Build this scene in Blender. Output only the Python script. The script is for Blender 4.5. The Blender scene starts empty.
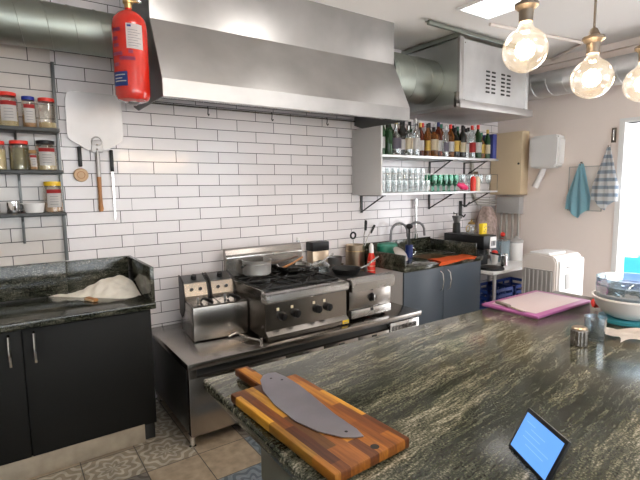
import bpy, bmesh, math, random
from mathutils import Vector, Matrix, Euler
random.seed(7)
S = bpy.context.scene
C = S.collection
PI = math.pi

# ------------------------------------------------------------------ materials
def newmat(name):
    m = bpy.data.materials.new(name); m.use_nodes = True
    nt = m.node_tree; b = nt.nodes['Principled BSDF']
    return m, nt, b
def mat(name, col, rough=.5, metal=0., emit=None, es=0., coat=0., spec=None, var=0., vscale=8.):
    m, nt, b = newmat(name)
    b.inputs['Base Color'].default_value = (*col, 1)
    b.inputs['Roughness'].default_value = rough
    b.inputs['Metallic'].default_value = metal
    if coat: b.inputs['Coat Weight'].default_value = coat; b.inputs['Coat Roughness'].default_value = .08
    if spec is not None: b.inputs['Specular IOR Level'].default_value = spec
    if emit:
        b.inputs['Emission Color'].default_value = (*emit, 1); b.inputs['Emission Strength'].default_value = es
    if var:
        tc = nt.nodes.new('ShaderNodeTexCoord'); n = nt.nodes.new('ShaderNodeTexNoise')
        n.inputs['Scale'].default_value = vscale; n.inputs['Detail'].default_value = 4
        r = nt.nodes.new('ShaderNodeMix'); r.data_type = 'RGBA'
        r.inputs['A'].default_value = (*[c*(1-var) for c in col], 1)
        r.inputs['B'].default_value = (*[min(1, c*(1+var)) for c in col], 1)
        nt.links.new(tc.outputs['Object'], n.inputs['Vector']); nt.links.new(n.outputs['Fac'], r.inputs['Factor'])
        nt.links.new(r.outputs['Result'], b.inputs['Base Color'])
    return m
def ramp(nt, fac, stops):
    r = nt.nodes.new('ShaderNodeValToRGB'); e = r.color_ramp.elements
    while len(e) < len(stops): e.new(.5)
    for k, (p, c) in enumerate(stops):
        e[k].position = p; e[k].color = (*c, 1)
    nt.links.new(fac, r.inputs['Fac']); return r
def steel(name, col=(.62, .61, .59), rough=.3, stretch=(1, 60, 60), amt=.12, bump=.0):
    m, nt, b = newmat(name)
    b.inputs['Base Color'].default_value = (*col, 1); b.inputs['Metallic'].default_value = 1
    tc = nt.nodes.new('ShaderNodeTexCoord'); mp = nt.nodes.new('ShaderNodeMapping'); mp.inputs['Scale'].default_value = stretch
    n = nt.nodes.new('ShaderNodeTexNoise'); n.inputs['Scale'].default_value = 4; n.inputs['Detail'].default_value = 5
    nt.links.new(tc.outputs['Object'], mp.inputs['Vector']); nt.links.new(mp.outputs['Vector'], n.inputs['Vector'])
    mr = nt.nodes.new('ShaderNodeMapRange'); mr.inputs['To Min'].default_value = max(.05, rough-amt); mr.inputs['To Max'].default_value = rough+amt
    nt.links.new(n.outputs['Fac'], mr.inputs['Value']); nt.links.new(mr.outputs['Result'], b.inputs['Roughness'])
    n2 = nt.nodes.new('ShaderNodeTexNoise'); n2.inputs['Scale'].default_value = 3.5; n2.inputs['Detail'].default_value = 5
    nt.links.new(tc.outputs['Object'], n2.inputs['Vector'])
    r = ramp(nt, n2.outputs['Fac'], [(.3, tuple(c*.82 for c in col)), (.65, col)])
    nt.links.new(r.outputs['Color'], b.inputs['Base Color'])
    if bump:
        bp = nt.nodes.new('ShaderNodeBump'); bp.inputs['Strength'].default_value = bump; bp.inputs['Distance'].default_value = .01
        nt.links.new(n2.outputs['Fac'], bp.inputs['Height']); nt.links.new(bp.outputs['Normal'], b.inputs['Normal'])
    return m
def glass(name, col=(1, 1, 1), gloss=.18, dif=.0, rough=.03):
    m = bpy.data.materials.new(name); m.use_nodes = True; nt = m.node_tree; nt.nodes.clear()
    out = nt.nodes.new('ShaderNodeOutputMaterial'); t = nt.nodes.new('ShaderNodeBsdfTransparent'); t.inputs['Color'].default_value = (*col, 1)
    g = nt.nodes.new('ShaderNodeBsdfPrincipled'); g.inputs['Base Color'].default_value = (*([c*.55 for c in col] if dif else [.3+.6*c for c in col]), 1)
    g.inputs['Roughness'].default_value = rough; g.inputs['Metallic'].default_value = .0 if dif else .9
    lw = nt.nodes.new('ShaderNodeLayerWeight'); lw.inputs['Blend'].default_value = .35
    mr = nt.nodes.new('ShaderNodeMapRange'); mr.inputs['To Min'].default_value = gloss+dif; mr.inputs['To Max'].default_value = min(1, gloss+dif+.55)
    nt.links.new(lw.outputs['Facing'], mr.inputs['Value'])
    mx = nt.nodes.new('ShaderNodeMixShader'); nt.links.new(mr.outputs['Result'], mx.inputs['Fac'])
    nt.links.new(t.outputs[0], mx.inputs[1]); nt.links.new(g.outputs[0], mx.inputs[2]); nt.links.new(mx.outputs[0], out.inputs['Surface'])
    return m

TW, TH, Z0 = .32616, .08429, 1.9893
def tile_mat(name, shift, c1=(.78, .74, .745), c2=(.68, .645, .65)):
    m, nt, b = newmat(name)
    g = nt.nodes.new('ShaderNodeNewGeometry'); sx = nt.nodes.new('ShaderNodeSeparateXYZ'); nt.links.new(g.outputs['Position'], sx.inputs[0])
    ax = nt.nodes.new('ShaderNodeMath'); ax.operation = 'ADD'; ax.inputs[1].default_value = shift+TW*20; nt.links.new(sx.outputs['X'], ax.inputs[0])
    az = nt.nodes.new('ShaderNodeMath'); az.operation = 'ADD'; az.inputs[1].default_value = -Z0+40*TH; nt.links.new(sx.outputs['Z'], az.inputs[0])
    cb = nt.nodes.new('ShaderNodeCombineXYZ'); nt.links.new(ax.outputs[0], cb.inputs[0]); nt.links.new(az.outputs[0], cb.inputs[1])
    br = nt.nodes.new('ShaderNodeTexBrick'); nt.links.new(cb.outputs[0], br.inputs['Vector'])
    br.inputs['Scale'].default_value = 1; br.inputs['Brick Width'].default_value = TW; br.inputs['Row Height'].default_value = TH
    br.inputs['Mortar Size'].default_value = .0026; br.inputs['Mortar Smooth'].default_value = .15; br.offset = .5; br.offset_frequency = 2
    br.inputs['Color1'].default_value = (*c1, 1); br.inputs['Color2'].default_value = (*c2, 1); br.inputs['Mortar'].default_value = (.07, .065, .065, 1)
    br.inputs['Bias'].default_value = -.5
    nt.links.new(br.outputs['Color'], b.inputs['Base Color'])
    n = nt.nodes.new('ShaderNodeTexNoise'); n.inputs['Scale'].default_value = 14; n.inputs['Detail'].default_value = 2
    nt.links.new(g.outputs['Position'], n.inputs['Vector'])
    mh = nt.nodes.new('ShaderNodeMath'); mh.operation = 'MULTIPLY_ADD'; mh.inputs[1].default_value = -.9
    nt.links.new(br.outputs['Fac'], mh.inputs[0]); nt.links.new(n.outputs['Fac'], mh.inputs[2])
    bp = nt.nodes.new('ShaderNodeBump'); bp.inputs['Strength'].default_value = .35; bp.inputs['Distance'].default_value = .006
    nt.links.new(mh.outputs[0], bp.inputs['Height']); nt.links.new(bp.outputs['Normal'], b.inputs['Normal'])
    mr = nt.nodes.new('ShaderNodeMapRange'); mr.inputs['To Min'].default_value = .14; mr.inputs['To Max'].default_value = .7
    nt.links.new(br.outputs['Fac'], mr.inputs['Value']); nt.links.new(mr.outputs['Result'], b.inputs['Roughness'])
    return m

def granite(name, ang=0., dark=1., scale=1.):
    m, nt, b = newmat(name)
    g = nt.nodes.new('ShaderNodeNewGeometry')
    mp = nt.nodes.new('ShaderNodeMapping'); mp.inputs['Rotation'].default_value = (0, 0, ang)
    nt.links.new(g.outputs['Position'], mp.inputs['Vector'])
    wn = nt.nodes.new('ShaderNodeTexNoise'); wn.inputs['Scale'].default_value = 2.6; wn.inputs['Detail'].default_value = 3
    nt.links.new(mp.outputs[0], wn.inputs['Vector'])
    sc = nt.nodes.new('ShaderNodeVectorMath'); sc.operation = 'MULTIPLY_ADD'; sc.inputs[1].default_value = (.10, .07, .07)
    nt.links.new(wn.outputs['Color'], sc.inputs[0]); nt.links.new(mp.outputs[0], sc.inputs[2])
    m2 = nt.nodes.new('ShaderNodeMapping'); m2.inputs['Scale'].default_value = (1.3*scale, 13*scale, 13*scale); nt.links.new(sc.outputs[0], m2.inputs['Vector'])
    n1 = nt.nodes.new('ShaderNodeTexNoise'); n1.inputs['Scale'].default_value = 1.5; n1.inputs['Detail'].default_value = 8; n1.inputs['Roughness'].default_value = .68
    nt.links.new(m2.outputs[0], n1.inputs['Vector'])
    m3 = nt.nodes.new('ShaderNodeMapping'); m3.inputs['Scale'].default_value = (10, 75, 75); nt.links.new(sc.outputs[0], m3.inputs['Vector'])
    n2 = nt.nodes.new('ShaderNodeTexNoise'); n2.inputs['Scale'].default_value = 1.6; n2.inputs['Detail'].default_value = 5; n2.inputs['Roughness'].default_value = .7
    nt.links.new(m3.outputs[0], n2.inputs['Vector'])
    n3 = nt.nodes.new('ShaderNodeTexNoise'); n3.inputs['Scale'].default_value = 170; n3.inputs['Detail'].default_value = 2
    nt.links.new(g.outputs['Position'], n3.inputs['Vector'])
    a = nt.nodes.new('ShaderNodeMath'); a.operation = 'MULTIPLY_ADD'; a.inputs[1].default_value = .45
    nt.links.new(n2.outputs['Fac'], a.inputs[0])
    a0 = nt.nodes.new('ShaderNodeMath'); a0.operation = 'MULTIPLY'; a0.inputs[1].default_value = .56; nt.links.new(n1.outputs['Fac'], a0.inputs[0])
    nt.links.new(a0.outputs[0], a.inputs[2])
    a3 = nt.nodes.new('ShaderNodeMath'); a3.operation = 'MULTIPLY_ADD'; a3.inputs[1].default_value = .42
    nt.links.new(n3.outputs['Fac'], a3.inputs[0]); nt.links.new(a.outputs[0], a3.inputs[2])
    m5 = nt.nodes.new('ShaderNodeMapping'); m5.inputs['Scale'].default_value = (.7, 3.2, 3.2); m5.inputs['Location'].default_value = (.3, .55, 0); nt.links.new(sc.outputs[0], m5.inputs['Vector'])
    n5 = nt.nodes.new('ShaderNodeTexNoise'); n5.inputs['Scale'].default_value = 1.; n5.inputs['Detail'].default_value = 1; nt.links.new(m5.outputs[0], n5.inputs['Vector'])
    a5 = nt.nodes.new('ShaderNodeMath'); a5.operation = 'MULTIPLY_ADD'; a5.inputs[1].default_value = .24; nt.links.new(n5.outputs['Fac'], a5.inputs[0])
    a6 = nt.nodes.new('ShaderNodeMath'); a6.operation = 'SUBTRACT'; a6.inputs[1].default_value = .128; nt.links.new(a3.outputs[0], a6.inputs[0]); nt.links.new(a6.outputs[0], a5.inputs[2])
    a3 = a5
    k = dark
    r = ramp(nt, a3.outputs[0], [(.54, (.006*k, .008*k, .006*k)), (.66, (.032*k, .038*k, .026*k)), (.74, (.085*k, .088*k, .062*k)), (.82, (.23*k, .22*k, .165*k)), (.91, (.50*k, .47*k, .40*k))])
    nt.links.new(r.outputs['Color'], b.inputs['Base Color'])
    b.inputs['Roughness'].default_value = .12
    mr = nt.nodes.new('ShaderNodeMapRange'); mr.inputs['To Min'].default_value = .07; mr.inputs['To Max'].default_value = .2
    nt.links.new(n2.outputs['Fac'], mr.inputs['Value']); nt.links.new(mr.outputs['Result'], b.inputs['Roughness'])
    return m

def floor_mat():
    m, nt, b = newmat('patterned_floor_tiles')
    g = nt.nodes.new('ShaderNodeNewGeometry'); mp = nt.nodes.new('ShaderNodeMapping')
    T = .29
    mp.inputs['Location'].default_value = (.2/T*0-.093/T+10, .885/T+.02, 0); mp.inputs['Scale'].default_value = (1/T, 1/T, 1/T)
    nt.links.new(g.outputs['Position'], mp.inputs['Vector'])
    fl = nt.nodes.new('ShaderNodeVectorMath'); fl.operation = 'FLOOR'; nt.links.new(mp.outputs[0], fl.inputs[0])
    fr = nt.nodes.new('ShaderNodeVectorMath'); fr.operation = 'FRACTION'; nt.links.new(mp.outputs[0], fr.inputs[0])
    f2 = nt.nodes.new('ShaderNodeVectorMath'); f2.operation = 'MULTIPLY'; f2.inputs[1].default_value = (1, 1, 0); nt.links.new(fl.outputs[0], f2.inputs[0])
    wn = nt.nodes.new('ShaderNodeTexWhiteNoise'); wn.noise_dimensions = '3D'; nt.links.new(f2.outputs[0], wn.inputs['Vector'])
    base = ramp(nt, wn.outputs['Value'], [(0, (.30, .24, .18)), (.2, (.40, .32, .23)), (.4, (.22, .20, .18)), (.6, (.33, .28, .21)), (.8, (.20, .25, .30)), (.95, (.42, .37, .30))])
    base.color_ramp.interpolation = 'CONSTANT'
    ce = nt.nodes.new('ShaderNodeVectorMath'); ce.operation = 'SUBTRACT'; ce.inputs[1].default_value = (.5, .5, 0); nt.links.new(fr.outputs[0], ce.inputs[0])
    sx = nt.nodes.new('ShaderNodeSeparateXYZ'); nt.links.new(ce.outputs[0], sx.inputs[0])
    def M(op, a, bb=None, c=None):
        n = nt.nodes.new('ShaderNodeMath'); n.operation = op
        for i, v in enumerate((a, bb, c)):
            if v is None: continue
            if isinstance(v, (int, float)): n.inputs[i].default_value = v
            else: nt.links.new(v, n.inputs[i])
        return n.outputs[0]
    ang = M('ARCTAN2', sx.outputs['Y'], sx.outputs['X'])
    rr = M('SQRT', M('ADD', M('MULTIPLY', sx.outputs['X'], sx.outputs['X']), M('MULTIPLY', sx.outputs['Y'], sx.outputs['Y'])))
    pet = M('SINE', M('ADD', M('MULTIPLY', rr, 34.), M('MULTIPLY', M('COSINE', M('MULTIPLY', ang, 8.)), 1.8)))
    pat = M('GREATER_THAN', pet, .25)
    sel = M('GREATER_THAN', wn.outputs['Value'], .45)
    fac = M('MULTIPLY', M('MULTIPLY', pat, sel), .75)
    mx = nt.nodes.new('ShaderNodeMix'); mx.data_type = 'RGBA'; nt.links.new(fac, mx.inputs['Factor'])
    nt.links.new(base.outputs['Color'], mx.inputs['A'])
    pc = ramp(nt, wn.outputs['Value'], [(0, (.07, .055, .045)), (.62, (.62, .58, .5)), (.8, (.05, .08, .12))]); pc.color_ramp.interpolation = 'CONSTANT'
    nt.links.new(pc.outputs['Color'], mx.inputs['B'])
    ax = M('ABSOLUTE', sx.outputs['X']); ay = M('ABSOLUTE', sx.outputs['Y'])
    gr = M('GREATER_THAN', M('MAXIMUM', ax, ay), .491)
    m3 = nt.nodes.new('ShaderNodeMix'); m3.data_type = 'RGBA'; nt.links.new(gr, m3.inputs['Factor'])
    nt.links.new(mx.outputs['Result'], m3.inputs['A']); m3.inputs['B'].default_value = (.05, .045, .04, 1)
    nn = nt.nodes.new('ShaderNodeTexNoise'); nn.inputs['Scale'].default_value = 18; nn.inputs['Detail'].default_value = 5; nt.links.new(g.outputs['Position'], nn.inputs['Vector'])
    wear = ramp(nt, nn.outputs['Fac'], [(.3, (.6, .6, .6)), (.7, (1, 1, 1))])
    m4 = nt.nodes.new('ShaderNodeMix'); m4.data_type = 'RGBA'; m4.blend_type = 'MULTIPLY'; m4.inputs['Factor'].default_value = 1
    nt.links.new(m3.outputs['Result'], m4.inputs['A']); nt.links.new(wear.outputs['Color'], m4.inputs['B'])
    nt.links.new(m4.outputs['Result'], b.inputs['Base Color']); b.inputs['Roughness'].default_value = .32
    return m

def wood_board_mat():
    m, nt, b = newmat('butcher_block_wood')
    tc = nt.nodes.new('ShaderNodeTexCoord'); sx = nt.nodes.new('ShaderNodeSeparateXYZ'); nt.links.new(tc.outputs['Object'], sx.inputs[0])
    def M(op, a, bb=None):
        n = nt.nodes.new('ShaderNodeMath'); n.operation = op
        for i, v in enumerate((a, bb)):
            if v is None: continue
            if isinstance(v, (int, float)): n.inputs[i].default_value = v
            else: nt.links.new(v, n.inputs[i])
        return n.outputs[0]
    row = M('FLOOR', M('MULTIPLY', M('ADD', sx.outputs['X'], 3.), 1/.029))
    wr = nt.nodes.new('ShaderNodeTexWhiteNoise'); wr.noise_dimensions = '1D'; nt.links.new(row, wr.inputs['W'])
    cell = M('FLOOR', M('ADD', M('MULTIPLY', M('ADD', sx.outputs['Y'], 3.), 1/.19), wr.outputs['Value']))
    cb = nt.nodes.new('ShaderNodeCombineXYZ'); nt.links.new(row, cb.inputs[0]); nt.links.new(cell, cb.inputs[1])
    cb.inputs[2].default_value = 3.7
    w2 = nt.nodes.new('ShaderNodeTexWhiteNoise'); nt.links.new(cb.outputs[0], w2.inputs['Vector'])
    r = ramp(nt, w2.outputs['Value'], [(0, (.07, .018, .004)), (.2, (.16, .045, .007)), (.45, (.30, .10, .012)), (.62, (.40, .16, .018)), (.8, (.66, .34, .04)), (1, (.06, .016, .004))])
    mp = nt.nodes.new('ShaderNodeMapping'); mp.inputs['Scale'].default_value = (70, 5, 20); nt.links.new(tc.outputs['Object'], mp.inputs['Vector'])
    n = nt.nodes.new('ShaderNodeTexNoise'); n.inputs['Scale'].default_value = 2; n.inputs['Detail'].default_value = 6; nt.links.new(mp.outputs[0], n.inputs['Vector'])
    g = ramp(nt, n.outputs['Fac'], [(.3, (.55, .5, .45)), (.65, (1, 1, 1))])
    mx = nt.nodes.new('ShaderNodeMix'); mx.data_type = 'RGBA'; mx.blend_type = 'MULTIPLY'; mx.inputs['Factor'].default_value = 1
    nt.links.new(r.outputs['Color'], mx.inputs['A']); nt.links.new(g.outputs['Color'], mx.inputs['B'])
    nt.links.new(mx.outputs['Result'], b.inputs['Base Color']); b.inputs['Roughness'].default_value = .45; b.inputs['Specular IOR Level'].default_value = .25
    return m
def stripe_mat():
    m, nt, b = newmat('striped_cotton')
    tc = nt.nodes.new('ShaderNodeTexCoord'); sx = nt.nodes.new('ShaderNodeSeparateXYZ'); nt.links.new(tc.outputs['Object'], sx.inputs[0])
    mm = nt.nodes.new('ShaderNodeMath'); mm.operation = 'MULTIPLY'; mm.inputs[1].default_value = 1/.075; nt.links.new(sx.outputs['Z'], mm.inputs[0])
    fr = nt.nodes.new('ShaderNodeMath'); fr.operation = 'FRACT'; nt.links.new(mm.outputs[0], fr.inputs[0])
    r = ramp(nt, fr.outputs[0], [(0, (.82, .82, .82)), (.55, (.42, .50, .58)), (.98, (.82, .82, .82))]); r.color_ramp.interpolation = 'CONSTANT'
    nt.links.new(r.outputs['Color'], b.inputs['Base Color']); b.inputs['Roughness'].default_value = .9
    return m

M = {}
M['tile'] = tile_mat('white_subway_tile', 0.)
M['tile_l'] = tile_mat('white_subway_tile_left', .24)
M['tile_p'] = tile_mat('shaded_white_tile_pillar', .06, (.62, .575, .54), (.54, .50, .47))  # greyer, darker tile colour holds the shade on the left pillar
M['granite'] = granite('green_grey_granite', -.14, .92)
M['granite_l'] = granite('dark_green_granite', .3, .45)
M['granite_s'] = granite('dark_sink_granite', .5, .55)
M['floor'] = floor_mat()
M['ceil'] = mat('white_ceiling_paint', (.88, .85, .83), .8, var=.03, vscale=2)
M['plaster'] = mat('warm_white_wall_paint', (.86, .77, .72), .6, var=.03, vscale=3)
M['plain'] = mat('plain_white_paint', (.72, .70, .67), .7)
M['trim'] = mat('white_door_trim', (.8, .8, .8), .5)
M['steel'] = steel('brushed_steel', (.60, .59, .57), .27, (2, 3, 3), .02)
M['steel_d'] = steel('dull_worn_steel', (.36, .335, .31), .24, (2, 2, 2), .02)
M['steel_hood'] = steel('hood_steel', (.52, .515, .51), .36, (1, 8, 8), .04)
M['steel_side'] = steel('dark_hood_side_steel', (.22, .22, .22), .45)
M['galv'] = steel('galvanised_duct', (.36, .39, .35), .46, (2, 2, 2), .04, .06)
M['galv_l'] = steel('bright_galvanised_sheet', (.84, .85, .86), .42, (3, 3, 3), .04, .05)
M['chrome'] = mat('chrome', (.82, .82, .82), .08, 1)
M['galv_m'] = steel('plain_galvanised_sheet', (.62, .64, .62), .4, (2, 2, 2), .05)
M['alu'] = steel('pale_aluminium', (.56, .54, .53), .5, (3, 3, 3), .04)
M['potalu'] = mat('bright_aluminium', (.80, .78, .75), .35, .8)
M['iron'] = mat('black_cast_iron', (.010, .010, .010), .5, 0, spec=.4)
M['black'] = mat('black_plastic', (.007, .007, .008), .4, spec=.35)
M['greymetal'] = mat('grey_post_metal', (.16, .17, .17), .4, .6)
M['blackm'] = mat('black_satin_metal', (.03, .032, .032), .4, .3)
M['cab_l'] = mat('charcoal_laminate', (.008, .0085, .008), .6, spec=.25, var=.12, vscale=3)
M['cab_s'] = mat('slate_blue_laminate', (.052, .068, .088), .38)
M['cab_w'] = mat('white_carcass', (.62, .61, .60), .5)
M['kick'] = mat('worn_beige_plinth', (.36, .31, .24), .6, var=.35, vscale=14)
M['red'] = mat('red_enamel', (.52, .018, .008), .22, 0, coat=.6)
M['redlid'] = mat('red_plastic_lid', (.75, .035, .02), .35)
M['bluelid'] = mat('blue_plastic_lid', (.012, .03, .28), .35)
M['yellowlid'] = mat('yellow_plastic_lid', (.78, .50, .015), .35)
M['white'] = mat('white_plastic', (.78, .77, .76), .4)
M['offwhite'] = mat('offwhite_plastic', (.72, .66, .62), .45)
M['label'] = mat('white_paper_label', (.78, .76, .74), .6)
M['print'] = mat('grey_print', (.22, .2, .25), .7)
M['redprint'] = mat('red_print', (.55, .03, .03), .6)
M['purple'] = mat('faded_purple_print', (.34, .045, .13), .4)
M['blueprint'] = mat('blue_print', (.03, .07, .33), .4)
M['brass'] = mat('brass', (.62, .45, .2), .3, 1)
M['wood'] = mat('light_wood', (.62, .42, .25), .55, var=.2, vscale=20)
M['woodh'] = mat('brown_wood_handle', (.44, .19, .06), .45, var=.2, vscale=20)
M['board'] = wood_board_mat()
M['boardedge'] = mat('dark_board_hole', (.01, .006, .004), .8)
M['blade'] = mat('satin_blade_steel', (.42, .40, .44), .28, 1, var=.15, vscale=12)
M['flour'] = mat('white_flour', (.90, .84, .73), .95, var=.1, vscale=40)
M['pink'] = mat('mauve_plastic', (.33, .10, .27), .45)
M['pinktop'] = mat('floured_board_top', (.52, .44, .46), .6, var=.08, vscale=5)
M['knifeh'] = mat('dark_grey_handle', (.16, .14, .11), .5)
M['orange'] = mat('orange_cloth', (.95, .16, .03), .9)
M['teal'] = mat('teal_cloth', (.38, .66, .76), .95)
M['teallid'] = mat('teal_plastic', (.03, .22, .28), .4)
M['cloth'] = mat('white_cloth', (.74, .69, .66), .95, var=.08, vscale=30)
M['stripe'] = stripe_mat()
M['blueshirt'] = mat('blue_shirt', (.01, .20, .62), .85)
M['skin'] = mat('skin', (.62, .36, .28), .6)
M['denim'] = mat('dark_trousers', (.03, .035, .06), .9)
M['glass'] = glass('clear_glass', (.93, .95, .95), .16)
M['glassb'] = glass('ribbed_bowl_glass', (.80, .86, .90), .30)
M['glassg'] = glass('green_glass', (.35, .72, .58), .16)
M['jar'] = glass('jar_glass', (.9, .88, .84), .12)
M['bulbglass'] = None
M['yellowcab'] = mat('cream_painted_metal', (.68, .54, .36), .5)
M['grey'] = mat('grey_plastic', (.42, .41, .40), .5)
M['pipeg'] = mat('grey_conduit', (.45, .42, .38), .5)
M['darkgrille'] = mat('grey_louvre', (.30, .29, .28), .5)
M['crate'] = mat('blue_crate_plastic', (.012, .04, .22), .5)
M['green'] = mat('green_plastic', (.01, .16, .10), .5)
M['navy'] = mat('navy_plastic', (.015, .03, .16), .4)
M['copper'] = mat('brownish_steel', (.42, .33, .24), .3, .9)
M['screen'] = mat('lit_tablet_screen', (.02, .05, .1), .2, 0, (.12, .33, .85), 0.72)
M['screenbar'] = mat('lit_screen_lines', (.02, .05, .1), .2, 0, (.22, .45, .9), .75)
M['led'] = mat('led_diffuser', (1, 1, 1), .5, 0, (1, .95, .90), 10)
M['led_soft'] = mat('soft_led_diffuser', (1, 1, 1), .5, 0, (1, .95, .92), 1.6)
M['filament'] = mat('glowing_filament', (1, .8, .5), .5, 0, (1, .70, .36), 60)
M['socket'] = mat('aged_grey_socket', (.13, .11, .09), .45, .6)
M['cord'] = mat('grey_cord', (.12, .11, .10), .6)
M['concrete'] = mat('pale_pavement', (.7, .7, .68), .9)
M['facade'] = mat('white_facade', (.85, .85, .85), .9)
M['amberb'] = glass('amber_liquor', (.55, .22, .06), .12, .2)
M['darkb'] = glass('dark_bottle_glass', (.03, .03, .025), .2, .5)
M['greenb'] = glass('green_bottle_glass', (.06, .17, .07), .15, .3)
M['clearb'] = glass('clear_bottle_glass', (.85, .88, .88), .2)
M['redb'] = glass('red_liquor', (.30, .06, .03), .12, .25)
M['cream'] = mat('cream_label', (.75, .66, .48), .6)
M['gold'] = mat('gold_label', (.62, .42, .1), .4, .5)
M['magenta'] = mat('magenta_bag', (.75, .03, .15), .4)
M['yel'] = mat('bright_yellow', (.9, .65, .02), .5)
M['floral'] = mat('mottled_bag', (.36, .27, .24), .8, var=.9, vscale=32)
M['spice'] = mat('brown_spice', (.42, .24, .10), .9, var=.3, vscale=80)
M['herb'] = mat('green_herbs', (.16, .15, .06), .9, var=.4, vscale=80)
M['pale'] = mat('pale_grain', (.62, .52, .30), .9, var=.2, vscale=90)
M['bluebox'] = mat('dark_blue_carton', (.04, .05, .22), .6)

# a clear lamp globe: thin glass with faint emission that paints in the bulb's glow
m = bpy.data.materials.new('lamp_globe_glass'); m.use_nodes = True; nt = m.node_tree; nt.nodes.clear()
out = nt.nodes.new('ShaderNodeOutputMaterial'); t = nt.nodes.new('ShaderNodeBsdfTransparent'); g_ = nt.nodes.new('ShaderNodeBsdfGlossy'); g_.inputs['Roughness'].default_value = .05
em = nt.nodes.new('ShaderNodeEmission'); em.inputs['Color'].default_value = (1, .76, .48, 1); em.inputs['Strength'].default_value = .16
lw = nt.nodes.new('ShaderNodeLayerWeight'); lw.inputs['Blend'].default_value = .3
mx = nt.nodes.new('ShaderNodeMixShader'); nt.links.new(lw.outputs['Facing'], mx.inputs['Fac']); nt.links.new(t.outputs[0], mx.inputs[1]); nt.links.new(g_.outputs[0], mx.inputs[2])
ad = nt.nodes.new('ShaderNodeAddShader'); nt.links.new(mx.outputs[0], ad.inputs[0]); nt.links.new(em.outputs[0], ad.inputs[1]); nt.links.new(ad.outputs[0], out.inputs['Surface'])
M['bulbglass'] = m

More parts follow.
